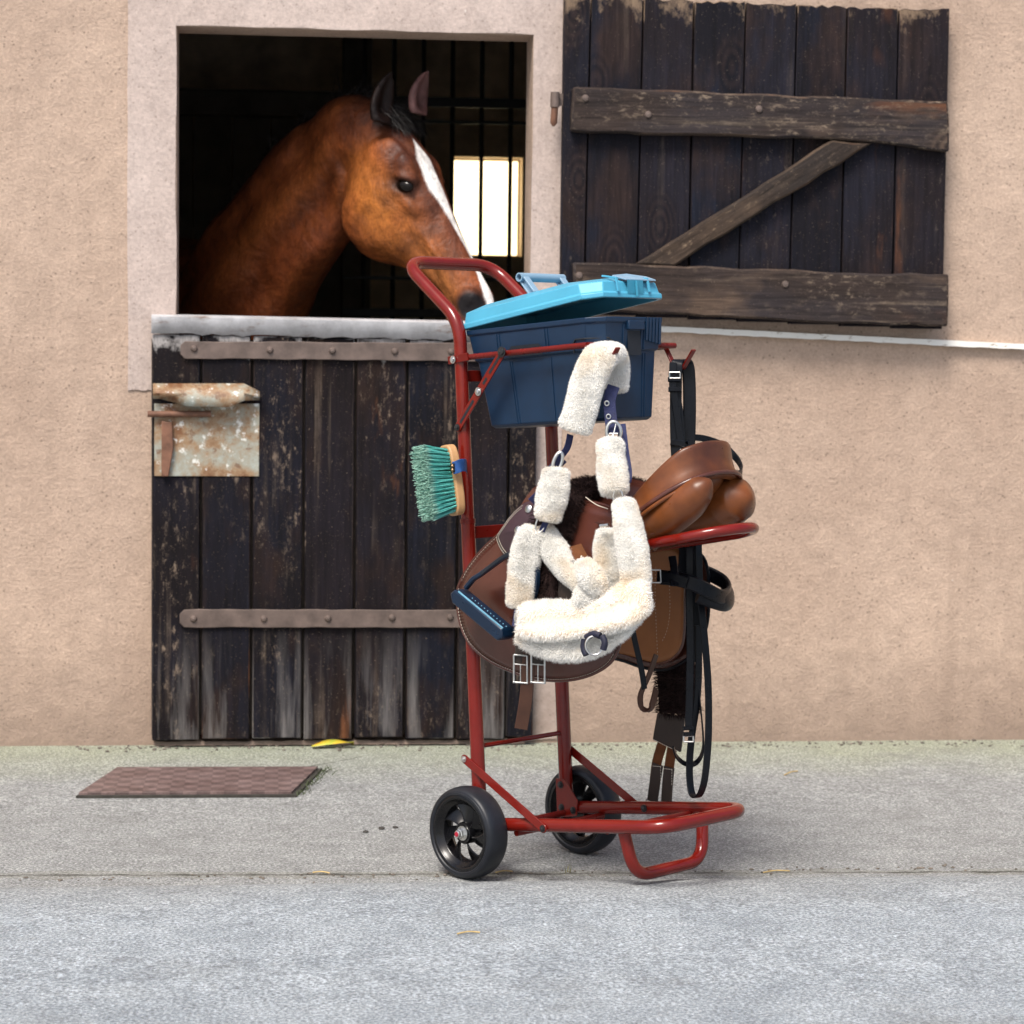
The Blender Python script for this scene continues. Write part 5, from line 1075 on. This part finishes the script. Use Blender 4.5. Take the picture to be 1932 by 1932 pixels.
def strands(mb, roots, n, ln, dirf, w_=.0011, sd_=1, seg=4):
    rg = np.random.default_rng(sd_); v, f = [], []
    for k in range(n):
        r0 = roots(rg); p = np.array(r0, float); d = unit(dirf(r0, rg)); l = ln*(.6+.6*rg.random())/seg; s_ = unit(np.cross(d, rg.normal(0, 1, 3)))*w_; o = len(v)
        for i in range(seg+1):
            ww = s_*(1-.8*i/seg); v += [p-ww, p+ww]; p = p+d*l; d = unit(d+A3(0, 0, -.28)+rg.normal(0, .10, 3))
        f += [(o+2*i, o+2*i+1, o+2*i+3, o+2*i+2) for i in range(seg)]
    mb.add(v, f)
M['mane'] = plain('black_mane', (.012, .009, .008), .55, .3)
fwd2 = unit(A3(.2, -.1, 0))
mb = MB()
def croot(rg): i = rg.integers(0, int(len(CREST)*.80)); return CREST[i]+rg.normal(0, .009, 3)-A3(0, 0, .012)
strands(mb, croot, 4200, .11, lambda r, rg: A3(.25, .55, .25)+rg.normal(0, .25, 3), .0010, 3); hs_.part('mane', mb, M['mane'])
mb = MB()
def froot(rg): return hp_(rg.uniform(-.035, .035), .008+rg.normal(0, .008), rg.normal(0, .032))
strands(mb, froot, 900, .055, lambda r, rg: E1*.75+E3*.42+rg.normal(0, .22, 3), .0010, 4); hs_.part('forelock', mb, M['mane'])

# ------------------------------------------------------------------ small things on the ground
mp = Thing('access_cover', 'rusty purplish chequered metal cover set in the yard', 'cover', GR((450, 1476), .002))
a, b = GR((600, 1452)), GR((550, 1500)); wv = A3(-.52, .012, 0)
mb = MB(); prism(mb, [a+A3(0, 0, .001), b+A3(0, 0, .001), b+wv+A3(0, 0, .001), a+wv+A3(0, 0, .001)], (0, 0, .008)); 
t = NT('rusty_cover'); c = t.ramp(t.noise(10, 6, .65), [(.3, (.105, .066, .060)), (.7, (.19, .135, .128))]); mk = t.n('TexChecker'); mk.inputs['Scale'].default_value = 30; t.l(t.co(), mk.inputs[0])
c = t.mix(.55, c, t.ramp(mk.outputs['Fac'], [(0, .55), (1, 1.3)]), 'MULTIPLY'); c = t.mix(.5, c, t.ramp(t.noise(70, 5, .7), [(.35, .5), (.65, 1.5)]), 'MULTIPLY'); t.set(c, .6, Metallic=.15); t.bump(mk.outputs['Fac'], .8, .004); mp.part('plate', mb, t.m, bevel=.001)
mb = MB(); g = .012; prism(mb, [a+A3(g, g*.3, -.02), b+A3(g, -g, -.02), b+wv+A3(-.006, -g, -.02), a+wv+A3(-.006, g*.3, -.02)], (0, 0, .0225)); mp.part('frame', mb, plain('dark_gap_dirt', (.035, .032, .026), .9, .5, 30))
mb = MB(); rgx = np.random.default_rng(5); v, f = [], []
for k in range(130):
    u = rgx.random(); p = a+(b-a)*u+A3(.012+abs(rgx.normal(0, .012)), rgx.normal(0, .01), .0); d = unit(A3(rgx.normal(.3, .6), rgx.normal(0, .6), .7)); s_ = unit(np.cross(d, rgx.normal(0, 1, 3)))*.0012; l = rgx.uniform(.008, .03); o = len(v)
    v += [p-s_, p+s_, p+d*l*.6+s_*.6, p+d*l*.6-s_*.6, p+d*l+A3(0, 0, -.004)]; f += [(o, o+1, o+2, o+3), (o+3, o+2, o+4)]
mb.add(v, f); M['weed'] = plain('dark_weed', (.045, .06, .022), .7, .4)
single('moss_tuft', mb, M['weed'], 'dark mossy weeds growing along the edge of the metal cover', 'weeds', base=a, kind='thing', smooth=False)
# fallen leaf
q0, q1 = WALL((588, 1408), -.06), WALL((668, 1398), -.055); n = 12; G = []
for i in range(n+1):
    u = i/n; c = q0+(q1-q0)*u; hh = .016*sin(pi*min(1, u*1.02))**.7*(1-.35*u)
    G.append([c+A3(0, -.015*k-.004, (.002 if k else hh)+.006*sin(u*5)*(1-abs(k))) for k in (-1, -.3, .3, 1)])
for r in G:
    for p in r: p[2] = max(p[2], .003)
z0 = float(min(p[2] for r in G for p in r)); mb = MB()
G = np.array(G); G[:, 0, 2] = G[:, 0, 2]*.0+.003+np.array([.018*sin(pi*min(1, i/n))**.8 for i in range(n+1)])
grid(mb, G); t = NT('yellow_leaf'); c = t.ramp(t.noise(30, 4), [(.35, (.50, .22, .02)), (.5, (.60, .42, .03)), (.7, (.36, .40, .04))]); t.set(c, .5)
single('fallen_leaf', mb, t.m, 'yellow-green fallen leaf lying against the foot of the door', 'leaf', base=q0, solid=.0008)
# grass sprig in the joint and bits of straw
def sprig(q, n, h, label, seed):
    rg = np.random.default_rng(seed); mb = MB(); p0 = GR(q, 0); p0[2] = float(gz(p0[0], p0[1])); v, f = [], []
    for k in range(n):
        p = p0+A3(rg.normal(0, .006), rg.normal(0, .004), -.002); d = unit(A3(rg.normal(0, .35), rg.normal(0, .25), 1)); l = h*rg.uniform(.5, 1.1); s_ = unit(A3(rg.normal(), rg.normal(), 0))*.0011; o = len(v)
        m_ = p+d*l*.5; e = m_+unit(d+A3(rg.normal(0, .3), 0, -.2))*l*.5; v += [p-s_, p+s_, m_+s_*.8, m_-s_*.8, e]; f += [(o, o+1, o+2, o+3), (o+3, o+2, o+4)]
    mb.add(v, f); single('grass_sprig', mb, plain('dry_grass', (.18, .17, .07), .7, .3), label, 'grass', base=p0, smooth=False)
sprig((1073, 1642), 7, .028, 'small dry grass sprig in the joint between the wheels and the foot', 1)
M['straw'] = plain('straw', (.50, .36, .15), .6, .3)
def straw(q0, q1, label):
    a, b = GR(q0), GR(q1); a[2] = float(gz(a[0], a[1]))+.0025; b[2] = float(gz(b[0], b[1]))+.0025; mb = MB(); m_ = (a+b)/2+A3(0, .003, .002); tube(mb, catmull([a, m_, b], 4), .0016, 6); single('straw', mb, M['straw'], label, 'straw', base=a, group='bits of straw on the yard')
straw((935, 1643), (967, 1641), 'straw wedged beside the near trolley wheel')
straw((590, 1643), (622, 1644), 'bit of straw lying in the joint at the left')
straw((1440, 1643), (1490, 1640), 'long straw lying in the joint at the right')
straw((862, 1812), (905, 1809), 'pale straw lying in the foreground')
straw((1480, 1462), (1505, 1455), 'straw lying on the slab right of the reins')
def stone(q, r, label, mat, seed):
    rg = np.random.default_rng(seed); p = GR(q); p[2] = float(gz(p[0], p[1]))+r*.45; mb = MB(); ball(mb, p, (r*1.3, r, r*.7), nu=10, nv=7); v = mb.arr(); v += rg.normal(0, r*.09, v.shape); mb.v = [v]; single('pebble', mb, mat, label, 'pebble', base=p, group='pebbles on the yard')
pb = plain('dark_grit', (.05, .045, .04), .9, .3); wb = plain('pale_chip', (.6, .56, .5), .8, .2)
stone((1052, 1399), .010, 'pale chip of plaster at the foot of the wall', wb, 1)
stone((746, 1664), .006, 'dark crumb on the yard left of the near wheel', pb, 2) if False else stone((720, 1560), .006, 'dark crumb left of the near wheel', pb, 2)
stone((746, 1558), .005, 'dark crumb close beside the near wheel', pb, 3)
stone((690, 1566), .005, 'dark crumb farther left of the near wheel', pb, 4)

# fine grit and crumbs swept against the foot of the wall and along the joint: nobody could count them
rg = np.random.default_rng(21); mb = MB()
for k in range(420):
    if k < 300: x, y = rg.uniform(-1.2, 1.6), -.012-abs(rg.normal(0, .035))-(.03 if x < .1 else 0)
    else: x, y = rg.uniform(-1.2, 1.3), -1.552+rg.normal(0, .016)
    r = rg.uniform(.0015, .0042)*(1.3 if rg.random() < .1 else 1); p = A3(x, y, float(gz(x, y))+r*.4); ball(mb, p, (r*rg.uniform(.8, 1.6), r, r*.7), nu=6, nv=4)
single('grit', mb, plain('mixed_grit', (.14, .12, .10), .9, .7, 60), kind='stuff', smooth=False)
